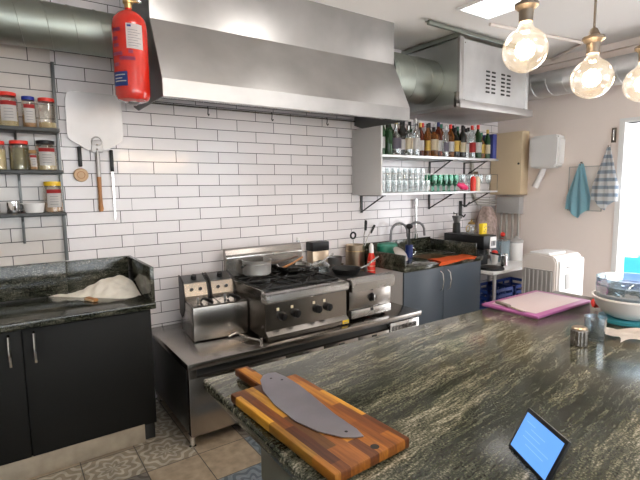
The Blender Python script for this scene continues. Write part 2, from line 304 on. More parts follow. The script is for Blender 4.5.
# ------------------------------------------------------------------ mesh builder
class B:
    def __init__(s): s.bm = bmesh.new()
    def box(s, x0, x1, y0, y1, z0, z1, bev=0., rot=None, seg=2):
        r = bmesh.ops.create_cube(s.bm, size=1.)
        vs = r['verts']
        for v in vs: v.co = Vector(((x0+x1)/2+v.co.x*(x1-x0), (y0+y1)/2+v.co.y*(y1-y0), (z0+z1)/2+v.co.z*(z1-z0)))
        if rot: bmesh.ops.rotate(s.bm, verts=vs, cent=rot[0], matrix=Euler(rot[1]).to_matrix())
        if bev:
            es = list({e for v in vs for e in v.link_edges})
            bmesh.ops.bevel(s.bm, geom=es, offset=bev, segments=seg, affect='EDGES', profile=.5)
        return s
    def lathe(s, prof, c=(0, 0, 0), seg=20, axis='Z', close=False, sx=1., sy=1.):
        c = Vector(c); rings = []
        for r, h in prof:
            ring = []
            for k in range(seg):
                a = 2*PI*k/seg; p = Vector((r*math.cos(a)*sx, r*math.sin(a)*sy, h))
                if axis == 'X': p = Vector((p.z, p.x, p.y))
                if axis == 'Y': p = Vector((p.x, p.z, p.y))
                ring.append(s.bm.verts.new(c+p))
            rings.append(ring)
        for a, b in zip(rings, rings[1:]):
            for k in range(seg):
                try: s.bm.faces.new((a[k], a[(k+1) % seg], b[(k+1) % seg], b[k]))
                except ValueError: pass
        if prof[0][0] > 1e-4 and not close: s.bm.faces.new(rings[0][::-1])
        if prof[-1][0] > 1e-4 and not close: s.bm.faces.new(rings[-1])
        return s
    def cyl(s, p0, p1, r0, r1=None, seg=16):
        p0, p1 = Vector(p0), Vector(p1); return s.tube([p0, p1], [r0, r0 if r1 is None else r1], seg)
    def tube(s, pts, r, seg=10):
        pts = [Vector(p) for p in pts]; n = len(pts)
        if not isinstance(r, (list, tuple)): r = [r]*n
        rings = []; up = None
        for i, p in enumerate(pts):
            d = (pts[min(i+1, n-1)]-pts[max(i-1, 0)]).normalized()
            if up is None:
                up = Vector((0, 0, 1)) if abs(d.z) < .9 else Vector((1, 0, 0))
            u = (up-d*up.dot(d)).normalized(); w = d.cross(u); up = u
            rings.append([s.bm.verts.new(p+(u*math.cos(2*PI*k/seg)+w*math.sin(2*PI*k/seg))*r[i]) for k in range(seg)])
        for a, b in zip(rings, rings[1:]):
            for k in range(seg): s.bm.faces.new((a[k], a[(k+1) % seg], b[(k+1) % seg], b[k]))
        s.bm.faces.new(rings[0][::-1]); s.bm.faces.new(rings[-1]); return s
    def prism(s, poly, a0, a1, axis='X', bev=0.):
        # poly: 2D list; axis X -> (y,z), Y -> (x,z), Z -> (x,y)
        def P(q, a):
            return {'X': (a, q[0], q[1]), 'Y': (q[0], a, q[1]), 'Z': (q[0], q[1], a)}[axis]
        v0 = [s.bm.verts.new(P(q, a0)) for q in poly]; v1 = [s.bm.verts.new(P(q, a1)) for q in poly]; n = len(poly)
        fs = [s.bm.faces.new(v0), s.bm.faces.new(v1[::-1])]
        for k in range(n): fs.append(s.bm.faces.new((v0[k], v1[k], v1[(k+1) % n], v0[(k+1) % n])))
        if bev:
            es = list({e for f in fs for e in f.edges})
            bmesh.ops.bevel(s.bm, geom=es, offset=bev, segments=2, affect='EDGES')
        return s
    def sphere(s, c, r, sc=(1, 1, 1), seg=20):
        q = bmesh.ops.create_uvsphere(s.bm, u_segments=seg, v_segments=seg//2+2, radius=r)
        for v in q['verts']: v.co = Vector(c)+Vector((v.co.x*sc[0], v.co.y*sc[1], v.co.z*sc[2]))
        return s
    def torus(s, c, R, r, axis='Z', seg=28, ms=8, arc=2*PI, a0=0.):
        pts = []
        n = seg if arc < 2*PI-.01 else seg
        for k in range(n+1):
            a = a0+arc*k/n; x, y = R*math.cos(a), R*math.sin(a)
            p = {'Z': (x, y, 0), 'X': (0, x, y), 'Y': (x, 0, y)}[axis]
            pts.append(Vector(c)+Vector(p))
        return s.tube(pts, r, ms)
    def grid(s, nx, ny, f, thick=0.):
        vs = [[s.bm.verts.new(f(i/nx, j/ny)) for j in range(ny+1)] for i in range(nx+1)]
        for i in range(nx):
            for j in range(ny): s.bm.faces.new((vs[i][j], vs[i+1][j], vs[i+1][j+1], vs[i][j+1]))
        if thick:
            bmesh.ops.solidify(s.bm, geom=s.bm.faces[:], thickness=thick)
        return s
    def build(s, name, m, parent=None, loc=(0, 0, 0), rot=(0, 0, 0), smooth=True):
        bmesh.ops.recalc_face_normals(s.bm, faces=s.bm.faces[:])
        me = bpy.data.meshes.new(name); s.bm.to_mesh(me); s.bm.free()
        me.materials.append(M[m] if isinstance(m, str) else m)
        if smooth:
            for p in me.polygons: p.use_smooth = True
            me.set_sharp_from_angle(angle=math.radians(32))
        o = bpy.data.objects.new(name, me); C.objects.link(o)
        o.location = loc; o.rotation_euler = rot
        if parent: o.parent = parent
        return o
def tag(o, label, cat, group=None, kind=None):
    o['label'] = label; o['category'] = cat
    if group: o['group'] = group
    if kind: o['kind'] = kind
    return o
def thing(name, label, cat, loc=(0, 0, 0), rz=0., group=None):
    o = bpy.data.objects.new(name, None); o.empty_display_size = .05; C.objects.link(o)
    o.location = loc; o.rotation_euler = (0, 0, rz)
    return tag(o, label, cat, group)
def struct(name, b, m, **k):
    o = b.build(name, m, smooth=False, **k); o['kind'] = 'structure'; return o
def kids(o): return [c for c in bpy.data.objects if c.parent == o]
def dup(o, loc, rz=None, label=None, group=None, parent=None):
    r = o.copy(); C.objects.link(r); r.parent = parent
    if loc is not None: r.location = loc
    if rz is not None: r.rotation_euler = (0, 0, rz)
    if label: r['label'] = label
    if group: r['group'] = group
    for ch in kids(o): dup(ch, None, None, parent=r)
    return r
ORD = ['first', 'second', 'third', 'fourth', 'fifth', 'sixth', 'seventh', 'eighth', 'ninth', 'tenth', 'eleventh', 'twelfth', 'thirteenth', 'fourteenth', 'fifteenth', 'sixteenth', 'seventeenth', 'eighteenth', 'nineteenth', 'twentieth', 'twenty-first', 'twenty-second']

# ------------------------------------------------------------------ room shell
XL, XR, YF, ZC = -2.3, 4.2, -6.2, 2.87
struct('floor', B().box(XL-.1, XR+.15, YF-.1, .1, -.1, 0), 'floor')
struct('ceiling', B().box(XL-.1, XR+.15, YF-.1, .1, ZC, ZC+.1), 'ceil')
struct('wall_back', B().box(0, XR+.15, 0, .12, 0, ZC), 'tile')
struct('wall_back_left', B().box(-.43, 0, 0, .12, 0, ZC), 'tile_l')
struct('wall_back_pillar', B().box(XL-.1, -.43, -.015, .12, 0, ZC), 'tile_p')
struct('wall_left', B().box(XL-.12, XL, YF, 0, 0, ZC), 'plain')
dy0, dy1, dz = -1.34, -2.35, 2.12
struct('wall_right', B().box(XR, XR+.14, dy0, 0, 0, ZC).box(XR, XR+.14, dy1, dy0, dz, ZC).box(XR, XR+.14, YF, dy1, 0, ZC), 'plaster')
struct('trim_1', B().box(XR-.012, XR+.15, dy0-.04, dy0+.01, 0, dz+.04).box(XR-.012, XR+.15, dy1-.01, dy1+.04, 0, dz+.04).box(XR-.012, XR+.15, dy1+.0401, dy0-.0401, dz, dz+.04), 'trim')
# shop front behind the camera: a low wall, piers and a wide window with real panes
struct('wall_front', B().box(XL, XR, YF-.12, YF, 0, .75).box(XL, XR, YF-.12, YF, 2.6, ZC).box(XL, XL+.3, YF-.12, YF, .75, 2.6).box(XR-.3, XR, YF-.12, YF, .75, 2.6), 'plain')
w = struct('window_1', B().box(XL+.3, XR-.3, YF-.10, YF-.02, .75, .81).box(XL+.3, XR-.3, YF-.10, YF-.02, 2.54, 2.6).box(.9, .97, YF-.10, YF-.02, .81, 2.54), 'trim')
B().box(XL+.3, XR-.3, YF-.065, YF-.06, .81, 2.54).build('pane', 'glass', w, smooth=False)
# outside
struct('ground_outside', B().box(XR+.15, 14, -8, 5, -.41, -.31), 'concrete')
struct('trim_ceiling_pipe', B().cyl((2.653, -.954, ZC-.018), (3.831, -1.123, ZC-.018), .014).cyl((3.831, -1.123, ZC-.018), (4.18, -.62, ZC-.018), .014), 'plaster')
struct('trim_2', B().box(XR-.06, XR, YF, 0, ZC-.06, ZC-.0), 'plaster')

# ------------------------------------------------------------------ left worktop run
t = thing('base_cabinet', 'long charcoal base cabinet with beige plinth at the far left', 'cabinet', (-.05, 0, 0))
B().box(-1.95, 0, -.56, -.018, .10, .83, .002).build('body', 'cab_l', t)
B().box(-1.95, -.075, -.575, -.53, .0, .115, .002).build('plinth', 'kick', t)
B().box(-.075, -.01, -.55, -.49, .0, .10, .002).build('leg', 'blackm', t)
for a, b_ in ((-.655, -.004), (-1.30, -.661), (-1.95, -1.306)):
    d = B().box(a, b_, -.58, -.561, .118, .822, .003).build('door', 'cab_l', t)
    hx = a+.05 if a > -1 else b_-.055
    B().tube([(hx, -.58, .635), (hx, -.605, .645), (hx-.001, -.613, .73), (hx, -.605, .80), (hx, -.58, .81)], [.004, .008, .008, .008, .004], 8).build('handle', 'chrome', d)
wt = B().box(-2.05, -.028, -.615, -.018, .833, .872, .006)
tag(wt.build('worktop', 'granite_l', loc=(0, 0, 0)), 'dark green granite worktop on the charcoal cabinet, dusted with flour', 'worktop')
tag(B().box(-2.05, -.4335, -.038, -.016, .8735, 1.09, .003).build('splashback', 'granite_l'), 'dark granite splashback strip under the spice shelves', 'splashback')
tag(B().box(-.4315, -.052, -.022, -.001, .8735, 1.085, .003).build('splashback', 'granite_l'), 'granite splashback behind the flour heap', 'splashback')
tag(B().box(-.050, -.028, -.60, -.001, .8735, 1.085, .003).build('splashback', 'granite_l'), 'granite upstand closing the right end of the floury worktop', 'splashback')
# flour heap
def fl(u, v):
    x = -.62+u*.566; y = -.475+v*.45
    e = min(1, u*2.2)*min(1, (1-u)*14)
    sh = math.exp(-(abs(x+.15)/.135)**2.6-((y+.12)/.19)**2)*.095+math.exp(-((x+.33)/.13)**2-((y+.13)/.10)**2)*.035+math.exp(-((x+.52)/.14)**2-((y+.06)/.06)**2)*.016
    sh += (.010*math.sin(x*31+y*17)+.006*math.sin(x*67-y*41)+.004*math.sin(y*90+x*23))*e*max(0, 1-abs(y+.2)/.3)*(1 if sh > .012 else .2)
    lim = 1 if y > -.46+.55*(1-min(1, max(0, (x+.55)/.45)))*.8 else 0
    return Vector((x, y, .8725+max(-.004, (sh-.012)*1.05 if lim else -.004)))
f = B().grid(56, 44, fl)
bmesh.ops.delete(f.bm, geom=[q for q in f.bm.faces if max(v.co.z for v in q.verts) < .8728], context='FACES')
tag(f.build('flour_heap', 'flour'), 'heap of white flour in the corner of the left worktop', 'flour', kind='stuff')
t = thing('hand_brush', 'small brown wooden brush lying in front of the flour', 'brush', (-.335, -.335, .873), -1.25)
B().box(-.055, .055, -.014, .014, .001, .019, .006).build('handle', 'woodh', t)
B().box(-.05, .05, -.024, -.014, .002, .014, .002).build('bristles', 'wood', t)

# ------------------------------------------------------------------ spice shelves (left)
t = thing('wall_shelf', 'dark grey three-tier metal shelf unit holding spice jars', 'shelf', (0, 0, 0))
SZ = [1.912, 1.665, 1.413]
for z in SZ: B().box(-1.5, -.425, -.205, -.03, z-.022, z, .002).build('shelf_board', 'blackm', t)
B().box(-.432, -.414, -.05, -.002, 1.095, 2.33, .001).build('upright', 'greymetal', t)
B().box(-.652, -.637, -.032, -.0155, 1.22, 2.05, .001).build('upright', 'greymetal', t)
for z in SZ: B().prism([(-.19, z-.022), (-.03, z-.022), (-.03, z-.06)], -.648, -.642).build('bracket', 'blackm', t)
def jar(x, y, z, r, h, lid, fill, fh, label, lab=None, square=False, glassm='jar', lidh=.02):
    t = thing('spice_jar', label, 'jar', (x, y, z+.0005), -.12, 'jars on the spice shelves')
    B().lathe([(0, 0), (r*.9, 0), (r, .006), (r, h*.80), (r*.82, h*.90), (r*.82, h-lidh)], seg=24).build('glass_body', glassm, t)
    B().lathe([(r*.9, h-lidh), (r*.92, h-lidh), (r*.92, h-.002), (r*.88, h)], seg=24).build('lid', lid, t)
    if fill: B().lathe([(0, .003), (r*.93, .003), (r*.95, .01), (r*.95, h*fh), (0, h*fh+.004)], seg=24).build('contents', fill, t)
    if lab:
        for (a, b_, m_, rr) in ((.16, .62, 'label', 1.015), (.62, .74, lab, 1.015)):
            bm_ = B(); aw = .85
            bm_.grid(10, 1, lambda u, v: Vector((r*rr*math.cos(-PI/2+.2+(u-.5)*2*aw), r*rr*math.sin(-PI/2+.2+(u-.5)*2*aw), h*(a+(b_-a)*v))), .0004)
            L = bm_.build('paper_label', m_, t)
            if m_ == 'label':
                pb = B()
                for q in range(4):
                    zz = h*(a+.09+q*.085)
                    pb.grid(6, 1, lambda u, v: Vector((r*1.03*math.cos(-PI/2+.15+(u-.5)*.9), r*1.03*math.sin(-PI/2+.15+(u-.5)*.9), zz+v*.002)))
                pb.build('print_lines', 'print', L)
    return t
jar(-.672, -.12, SZ[0], .050, .195, 'redlid', 'pale', .45, 'wide red-lidded jar with white label on the top spice shelf', 'redprint')
jar(-.570, -.12, SZ[0], .036, .182, 'bluelid', 'spice', .4, 'narrow blue-lidded jar with white label on the top spice shelf', 'redprint')
jar(-.478, -.12, SZ[0], .047, .180, 'redlid', 'pale', .2, 'nearly empty red-lidded jar at the right end of the top spice shelf')
jar(-.785, -.12, SZ[0], .048, .19, 'redlid', 'spice', .6, 'red-lidded jar at the left frame edge of the top spice shelf', 'redprint')
jar(-.745, -.12, SZ[1], .045, .165, 'redlid', 'pale', .7, 'red-lidded jar of pale grain cut off by the left frame edge', None)
jar(-.635, -.11, SZ[1], .052, .172, 'redlid', 'herb', .75, 'red-lidded jar of dark herbs on the middle spice shelf', None)
jar(-.572, -.183, SZ[1], .021, .115, 'spice', 'spice', .5, 'tiny spice bottle standing in front on the middle spice shelf', 'redprint')
jar(-.500, -.11, SZ[1], .054, .178, 'black', 'pale', .5, 'black-lidded jar with white label on the middle spice shelf', 'redprint')
jar(-.480, -.12, SZ[2], .050, .185, 'yellowlid', 'spice', .3, 'yellow-lidded jar with white label on the bottom spice shelf', 'redprint', lidh=.026)
t = thing('metal_cup', 'small shiny steel cup left of the white bowl on the bottom spice shelf', 'cup', (-.69, -.13, SZ[2]+.0005), 0)
B().lathe([(0, 0), (.030, 0), (.032, .004), (.032, .07), (.029, .07), (.029, .006), (0, .005)], seg=22).build('cup_body', 'chrome', t)
B().torus((.04, 0, .035), .02, .003, 'Y').build('handle', 'chrome', t)
t = thing('white_bowl', 'small white ceramic bowl on the bottom spice shelf', 'bowl', (-.583, -.13, SZ[2]+.0005))
B().lathe([(0, 0), (.045, 0), (.056, .05), (.058, .056), (.053, .056), (.043, .008), (0, .006)], seg=28).build('bowl', 'white', t)
t = thing('mug', 'dark grey cup at the left frame edge of the bottom spice shelf', 'cup', (-.785, -.13, SZ[2]+.0005))
B().lathe([(0, 0), (.03, 0), (.035, .06), (.031, .06), (.027, .006), (0, .005)], seg=22).build('cup_body', 'steel_d', t)

# ------------------------------------------------------------------ left spiral duct
def duct(name, label, pts0, pts1, r, m='galv', step=.13):
    p0, p1 = Vector(pts0), Vector(pts1); L = (p1-p0).length; d = (p1-p0).normalized()
    t = thing(name, label, 'duct', p0)
    B().tube([Vector((0, 0, 0)), p1-p0], r, 40).build('duct_pipe', m, t)
    sm = B(); up = Vector((0, 0, 1)); u = up; w_ = d.cross(u).normalized(); n = int(L/step); pts = []
    for k in range(n*24+1):
        a = 2*PI*k/24; s_ = L*k/(n*24)
        pts.append(d*s_+(u*math.cos(a)+w_*math.sin(a))*(r+.001))
    sm.tube(pts, .003, 5).build('spiral_seam', m, t)
    return t
duct('spiral_duct', 'galvanised spiral duct running left from the hood above the spice shelves', (-2.28, -.30, 2.455), (.046, -.30, 2.465), .125)
# ------------------------------------------------------------------ extractor hood
HX0, HX1 = .05, 2.0
t = thing('extractor_hood', 'large stainless steel extractor hood above the stoves', 'hood', (HX0, 0, 2.065))
W = HX1-HX0
Zt = ZC-2.065-.001
B().box(0, W, -.515, -.495, .475, Zt).build('upper_panel', 'steel_hood', t, smooth=False)
B().prism([(-.515, .475), (-.70, .10), (-.69, .095), (-.495, .475)], 0, W).build('sloped_panel', 'steel_hood', t, smooth=False)
B().box(0, W, -.70, -.688, 0, .10, .001).build('lip', 'steel_hood', t, smooth=False)
for x in (0, W-.008): B().prism([(-.688, .001), (-.688, .095), (-.514, .47), (-.496, Zt), (-.003, Zt), (-.003, .04), (-.12, 0.001)], x+.0005, x+.0075).build('end_panel', 'steel_side', t, smooth=False)
B().box(.009, W-.009, -.687, -.64, .001, .012, .001).build('grease_gutter', 'steel', t)
for k in range(4):
    a = .02+k*(W-.04)/4
    fb = B().prism([(-.56, .20), (-.56, .212), (-.02, .125), (-.02, .113)], a, a+(W-.04)/4-.01)
    f_ = fb.build('grease_filter', 'steel_side', t, smooth=False)
    gb = B()
    for q in range(10): gb.prism([(-.55+q*.053, .199-q*.0085), (-.535+q*.053, .198-q*.0085), (-.535+q*.053, .186-q*.0085), (-.55+q*.053, .187-q*.0085)], a+.02, a+(W-.04)/4-.03)
    gb.build('baffle', 'steel', f_, smooth=False)
B().cyl((.02, -.03, .075), (W-.02, -.03, .075), .006, seg=8).build('rail', 'steel_d', t)
for x in (.02, .95, W-.02): B().cyl((x, -.03, .075), (x, -.004, .075), .005, seg=8).build('rail_bracket', 'steel_d', t)
for k, x in enumerate((.57, 1.11, 1.66)):
    B_ = B().tube([(0, -.03, .155-.075+.005), (0, -.038, .07), (0, -.034, .045), (0, -.03, .03), (0, -.045, .018), (0, -.055, .03)], .004, 7)
    o = B_.build('s_hook', 'black', loc=(x, 0, 2.065)); tag(o, 'black hook on the rail under the hood, ' + ['left of the three', 'middle of the three', 'right of the three'][k], 'hook', 'hooks under the hood')

# fire extinguisher
t = thing('fire_extinguisher', 'red fire extinguisher hanging at the left end of the hood', 'fire extinguisher', (-.087, -.60, 2.03))
B().lathe([(0, .004), (.05, 0), (.080, .012), (.092, .035), (.0935, .06), (.0935, .40), (.088, .44), (.06, .475), (.03, .49), (.018, .5), (.018, .515)], seg=36).build('cylinder', 'red', t)
B().lathe([(.02, .505), (.02, .53), (.028, .532), (.028, .545), (.012, .55), (.012, .59)], seg=16).build('valve', 'brass', t)
B().cyl((.01, 0, .545), (.055, -.01, .55), .008).build('valve_arm', 'brass', t)
B().lathe([(0, 0), (.016, 0), (.016, .008), (0, .01)], (.055, -.01, .545), 14).build('gauge', 'chrome', t)
B().lathe([(.0, -.014), (.02, -.012), (.03, 0), (.03, .006)], seg=16).build('nozzle', 'steel', t)
B().box(-.012, .012, .0, .10, .585, .60).box(-.012, .012, -.01, .01, .58, .839).build('hanger', 'steel_d', t)
def cyl_patch(r, a0, a1, z0, z1, m, nm, par, n=10):
    return B().grid(n, 1, lambda u, v: Vector((r*math.cos(a0+(a1-a0)*u), r*math.sin(a0+(a1-a0)*u), z0+(z1-z0)*v)), .0004).build(nm, m, par)
A = -PI/2
L = cyl_patch(.0950, A-.43, A+.50, .27, .40, 'label', 'paper_label', t)
for q in range(7): cyl_patch(.0958, A-.33, A+(.38 if q % 2 else .2), .285+q*.0135, .287+q*.0135, 'print', 'print_line', L, 5)
cyl_patch(.0958, A-.36, A-.15, .382, .392, 'blueprint', 'emblem', L, 4)
L = cyl_patch(.0950, A-1.45, A-.48, .075, .15, 'blueprint', 'blue_label', t)
for a_, z in ((.10, .133), (.28, .115), (.05, .100)): cyl_patch(.0958, A-1.3, A-.50-a_, z-.003, z+.003, 'label', 'print_line', L, 5)
for z, a0_, a1_ in ((.37, -.9, -.35), (.325, -1.0, -.55), (.29, -.9, -.5), (.245, -1, -.3), (.22, -.5, .4), (.19, -.9, -.55), (.255, 0.05, .3)):
    cyl_patch(.0943, A-.4+a0_, A-.4+a1_, z-.010, z+.008, 'purple', 'faded_print', t, 6)

# ------------------------------------------------------------------ utensils hanging on the wall
t = thing('pizza_peel', 'aluminium pizza peel with a wooden handle hanging on the tiles', 'pizza peel', (-.20, -.024, 1.40))
pl = [(-.16, .47), (-.168, .50), (-.168, .72), (-.155, .755), (-.12, .77), (.12, .77), (.155, .755), (.168, .72), (.168, .50), (.155, .465), (.06, .405), (-.06, .405)]
B().prism(pl, -.0015, .0015, 'Y').build('blade', 'alu', t, smooth=False)
B().lathe([(0, 0), (.013, .002), (.017, .02), (.0135, .05), (.012, .12), (.014, .23), (.013, .24), (0, .241)], (.0, 0, 0), 14).build('handle', 'woodh', t)
B().lathe([(.014, .23), (.014, .36), (.011, .40)], (0, 0, 0), 14).box(-.035, .035, -.007, -.002, .39, .47, .004).torus((0, -.005, .46), .03, .004, 'Y').build('ferrule', 'alu', t)
B().sphere((-.0, -.009, .41), .006, (1, .5, 1), 8).sphere((-.0, -.009, .44), .006, (1, .5, 1), 8).build('rivets', 'steel_d', t)
t = thing('wooden_ladle', 'round wooden spoon with black handle hanging left of the peel handle', 'spoon', (-.305, -.022, 1.61))
B().box(-.012, .012, -.008, .008, .085, .215, .006).build('handle', 'black', t)
B().lathe([(0, -.008), (.040, -.006), (.044, 0), (.040, .006), (0, .008)], (0, 0, .032), 26, 'Y').build('disc', 'wood', t)
B().torus((0, -.009, .032), .022, .002, 'Y').build('ring_groove', 'woodh', t)
t = thing('long_knife', 'long thin steel knife with black handle hanging right of the peel', 'knife', (-.115, -.022, 1.335))
B().box(-.011, .011, -.008, .008, .33, .475, .005).build('handle', 'black', t)
B().prism([(-.003, .0), (.007, .02), (.008, .33), (-.006, .33), (-.006, .02)], -.001, .001, 'Y').build('blade', 'steel', t, smooth=False)

# ------------------------------------------------------------------ low refrigerated steel table
t = thing('chef_base', 'low stainless steel refrigerated table carrying the fryers and stoves', 'steel table', (.062, 0, 0), .0)
TWD = 1.925
B().box(0, TWD, -.867, -.004, .500, .54, .004).build('top', 'steel_d', t)
B().box(.012, TWD-.02, -.81, -.03, .09, .499, .003).build('body', 'blackm', t)  # black metal paints in the dark reflection and shade on the steel sides
B().box(.01, .06, -.845, -.812, .085, .499, .002).box(.01, .66, -.848, -.812, .085, .440, .003).build('front_panel', 'steel_d', t)
for k in range(3):
    x0_ = .665+k*.31
    d = B().box(x0_, x0_+.305, -.845, -.812, .10, .44, .003).build('drawer_front', 'steel_d', t)
    B().box(x0_+.13, x0_+.175, -.849, -.844, .385, .43).build('recessed_handle', 'black', d)
gp = B().box(1.60, TWD-.01, -.848, -.812, .10, .485, .003).build('vent_panel', 'steel', t)
vb = B()
for k in range(18): vb.box(1.615+k*.0155, 1.621+k*.0155, -.851, -.8475, .42, .46)
vb.build('vent_slots', 'black', gp, smooth=False)
for x, y in ((.03, -.80), (TWD-.05, -.80), (.03, -.08), (TWD-.05, -.08)):
    B().lathe([(.022, 0), (.022, .01), (.014, .015), (.014, .06), (.024, .065), (.024, .09)], (x, y, 0), 14).build('leg', 'chrome', t)

# ------------------------------------------------------------------ fryers (one double unit: two identical fryers)
t = thing('deep_fryer', 'countertop steel double fryer with two knobbed control heads, left of the stove', 'fryer', (.222, -.525, .541), -.085)
B().box(0, .375, 0, .335, .008, .232, .004).build('tank', 'steel_d', t)
B().box(.02, .355, .02, .32, .0, .009).build('base', 'black', t)
for k in range(2):
    o_ = k*.188
    lid = B().prism([(.004, .233), (.23, .233), (.23, .246), (.004, .240)], o_+.004, o_+.183).build('lid', 'steel_d', t, smooth=False)
    cx = o_+.10
    B().tube([(cx-.02, .10, .25), (cx-.01, .07, .272), (cx+.01, .0, .272), (cx+.02, -.035, .262)], [.006, .009, .014, .011], 8).build('basket_handle', 'black', lid)
    B().box(cx-.05, cx-.035, .09, .096, .243, .28, .002).build('basket_hook', 'steel_side', lid)
    hd = B().prism([(.235, .20), (.215, .262), (.250, .345), (.36, .385), (.36, .20)], o_+.006, o_+.166).build('control_head', 'steel_d', t, smooth=False)
    for a in (o_-.004, o_+.166): B().prism([(.225, .17), (.205, .262), (.243, .350), (.362, .394), (.362, .12), (.30, .10)], a, a+.009).build('cheek', 'black', hd, smooth=False)
    B().prism([(.252, .347), (.252, .351), (.357, .389), (.357, .3852)], o_+.010, o_+.162).build('control_plate', 'steel_side', hd, smooth=False)
    B().cyl((o_+.088, .300, .366), (o_+.088, .290, .394), .021, .018, 18).build('thermostat_knob', 'black', hd)
    for a in (.055, .115): B().cyl((o_+a, .240, .305), (o_+a, .222, .308), .011, seg=12).build('switch_lamp', 'black', hd)
t = thing('drain_tap', 'thin steel drain pipe lying in front of the right fryer', 'pipe', (.44, -.60, .542), 0)
B().tube([(.06, .03, .03), (.06, -.0, .03), (.07, -.12, .028), (.13, -.20, .022)], .008, 10).build('pipe', 'steel', t)
B().cyl((.13, -.195, -.0), (.13, -.20, .042), .011).build('tap_head', 'chrome', t)
B().cyl((.0, .025, .012), (.06, .025, .03), .007).build('tee', 'steel', t)

# ------------------------------------------------------------------ gas range
SX0, SX1, SX2 = .61, 1.285, 1.745
def grate(b, x0, x1, y0, y1, z):
    for x in (x0, x1): b.box(x-.006, x+.006, y0, y1, z-.012, z, .002)
    for y in (y0, y1): b.box(x0, x1, y-.006, y+.006, z-.012, z, .002)
    cx, cy = (x0+x1)/2, (y0+y1)/2
    for a in range(8):
        q = PI/4*a; R0, R1 = .035, (min(x1-x0, y1-y0)/2)*(1.0 if a % 2 == 0 else 1.3)
        b.tube([(cx+R0*math.cos(q), cy+R0*math.sin(q), z+.004), (cx+R1*.98*math.cos(q), cy+R1*.98*math.sin(q), z-.004)], .006, 6)
    return b
t = thing('gas_range', 'steel four-burner countertop gas range with black grates', 'gas stove', (SX0, -.80, .545), .018)
W1 = SX1-SX0
B().box(0, W1, .03, .65, .02, .285, .004).build('body', 'steel_d', t)
B().prism([(.0, .02), (-.0, .05), (.012, .06), (.012, .25), (.03, .25), (.03, .02)], 0, W1).build('front_panel', 'steel_d', t, smooth=False)
B().prism([(-.012, .25), (-.022, .265), (-.018, .305), (0, .315), (.06, .315), (.06, .25)], -.002, W1+.002, bev=.003).build('bullnose', 'steel', t)
B().prism([(-.02, .004), (-.02, .035), (.012, .062), (.012, .004)], .0, W1).build('drip_shelf', 'steel_d', t, smooth=False)
B().box(.0, .012, .05, .584, .2855, .33).build('side_rim', 'steel_d', t)
B().box(W1-.012, W1, .05, .584, .2855, .315).build('side_rim', 'steel_d', t)
B().box(.013, W1-.013, .061, .64, .28, .292).build('burner_tray', 'iron', t)
for i in range(2):
    for j in range(2):
        cx, cy = .02+.155+i*.32, .07+.14+j*.285
        gb = grate(B(), cx-.15, cx+.15, cy-.135, cy+.135, .335).build('pan_grate', 'iron', t)
        B().lathe([(.0, .292), (.055, .292), (.058, .305), (.045, .308), (.04, .318), (0, .32)], (cx, cy, 0), 20).build('burner', 'iron', gb)
B().prism([(.60, .30), (.60, .50), (.612, .535), (.645, .545), (.65, .30)], .0, W1).build('back_panel', 'steel_d', t, smooth=False)
B().box(.002, W1-.002, .585, .60, .47, .485, .002).build('back_ledge', 'steel', t)
for k, x in enumerate((.125, .235, .415, .505)):
    kb = B().lathe([(.026, -.026), (.029, -.012), (.03, 0)], (x, .012, .150), 20, 'Y').box(x-.005, x+.005, -.022, -.012, .125, .175, .002).build('knob', 'black', t)
    B().box(x-.04, x-.02, .0105, .0125, .19, .21).build('burner_symbol', 'cream', t, smooth=False)
for x in (.02, W1-.05): B().lathe([(.018, 0), (.018, .022)], (x+.015, .06, 0), 12).build('foot', 'black', t)
lb = B().box(W1-.06, W1-.005, -.0225, -.0205, .008, .034).build('yellow_label', 'yel', t, smooth=False)
B().box(W1-.053, W1-.012, -.0238, -.0226, .014, .019).build('print_line', 'print', lb, smooth=False)

t = thing('solid_top_range', 'narrow steel hot-plate unit with one knob, right of the gas range', 'stove', (SX1+.03, -.785, .545), .03)
W2 = SX2-SX1-.03
B().box(0, W2, .03, .62, .02, .27, .004).build('body', 'steel_d', t)
B().box(0, W2, .012, .03, .085, .235, .002).build('front_panel', 'steel_d', t)
B().prism([(-.028, .225), (-.032, .295), (-.01, .318), (.05, .318), (.05, .225)], -.004, W2+.004, bev=.004).build('splash_lip', 'steel', t)
B().box(.012, W2-.012, .051, .61, .27, .29, .002).build('hot_plate', 'iron', t)
dr = B().box(.01, W2-.01, -.002, .03, .02, .08, .003).build('drip_drawer', 'steel', t)
B().box(W2/2-.012, W2/2+.012, -.006, -.001, .055, .078).build('drawer_latch', 'black', dr)
k_ = B().lathe([(.022, -.03), (.026, -.01), (.034, 0)], (W2/2+.01, .012, .155), 20, 'Y').build('knob', 'black', t)
B().box(W2/2+.003, W2/2+.017, -.023, -.017, .13, .18, .002).build('knob_grip', 'chrome', k_)
B().cyl((W2/2+.01, .012, .215), (W2/2+.01, .004, .215), .007).build('indicator', 'black', t)
for i in (0, 1): B().lathe([(.016, 0), (.016, .022)], (.03+i*(W2-.06), .06, 0), 12).build('foot', 'black', t)
B().box(0, W2, .60, .62, .27, .32).build('back_rim', 'steel_d', t)

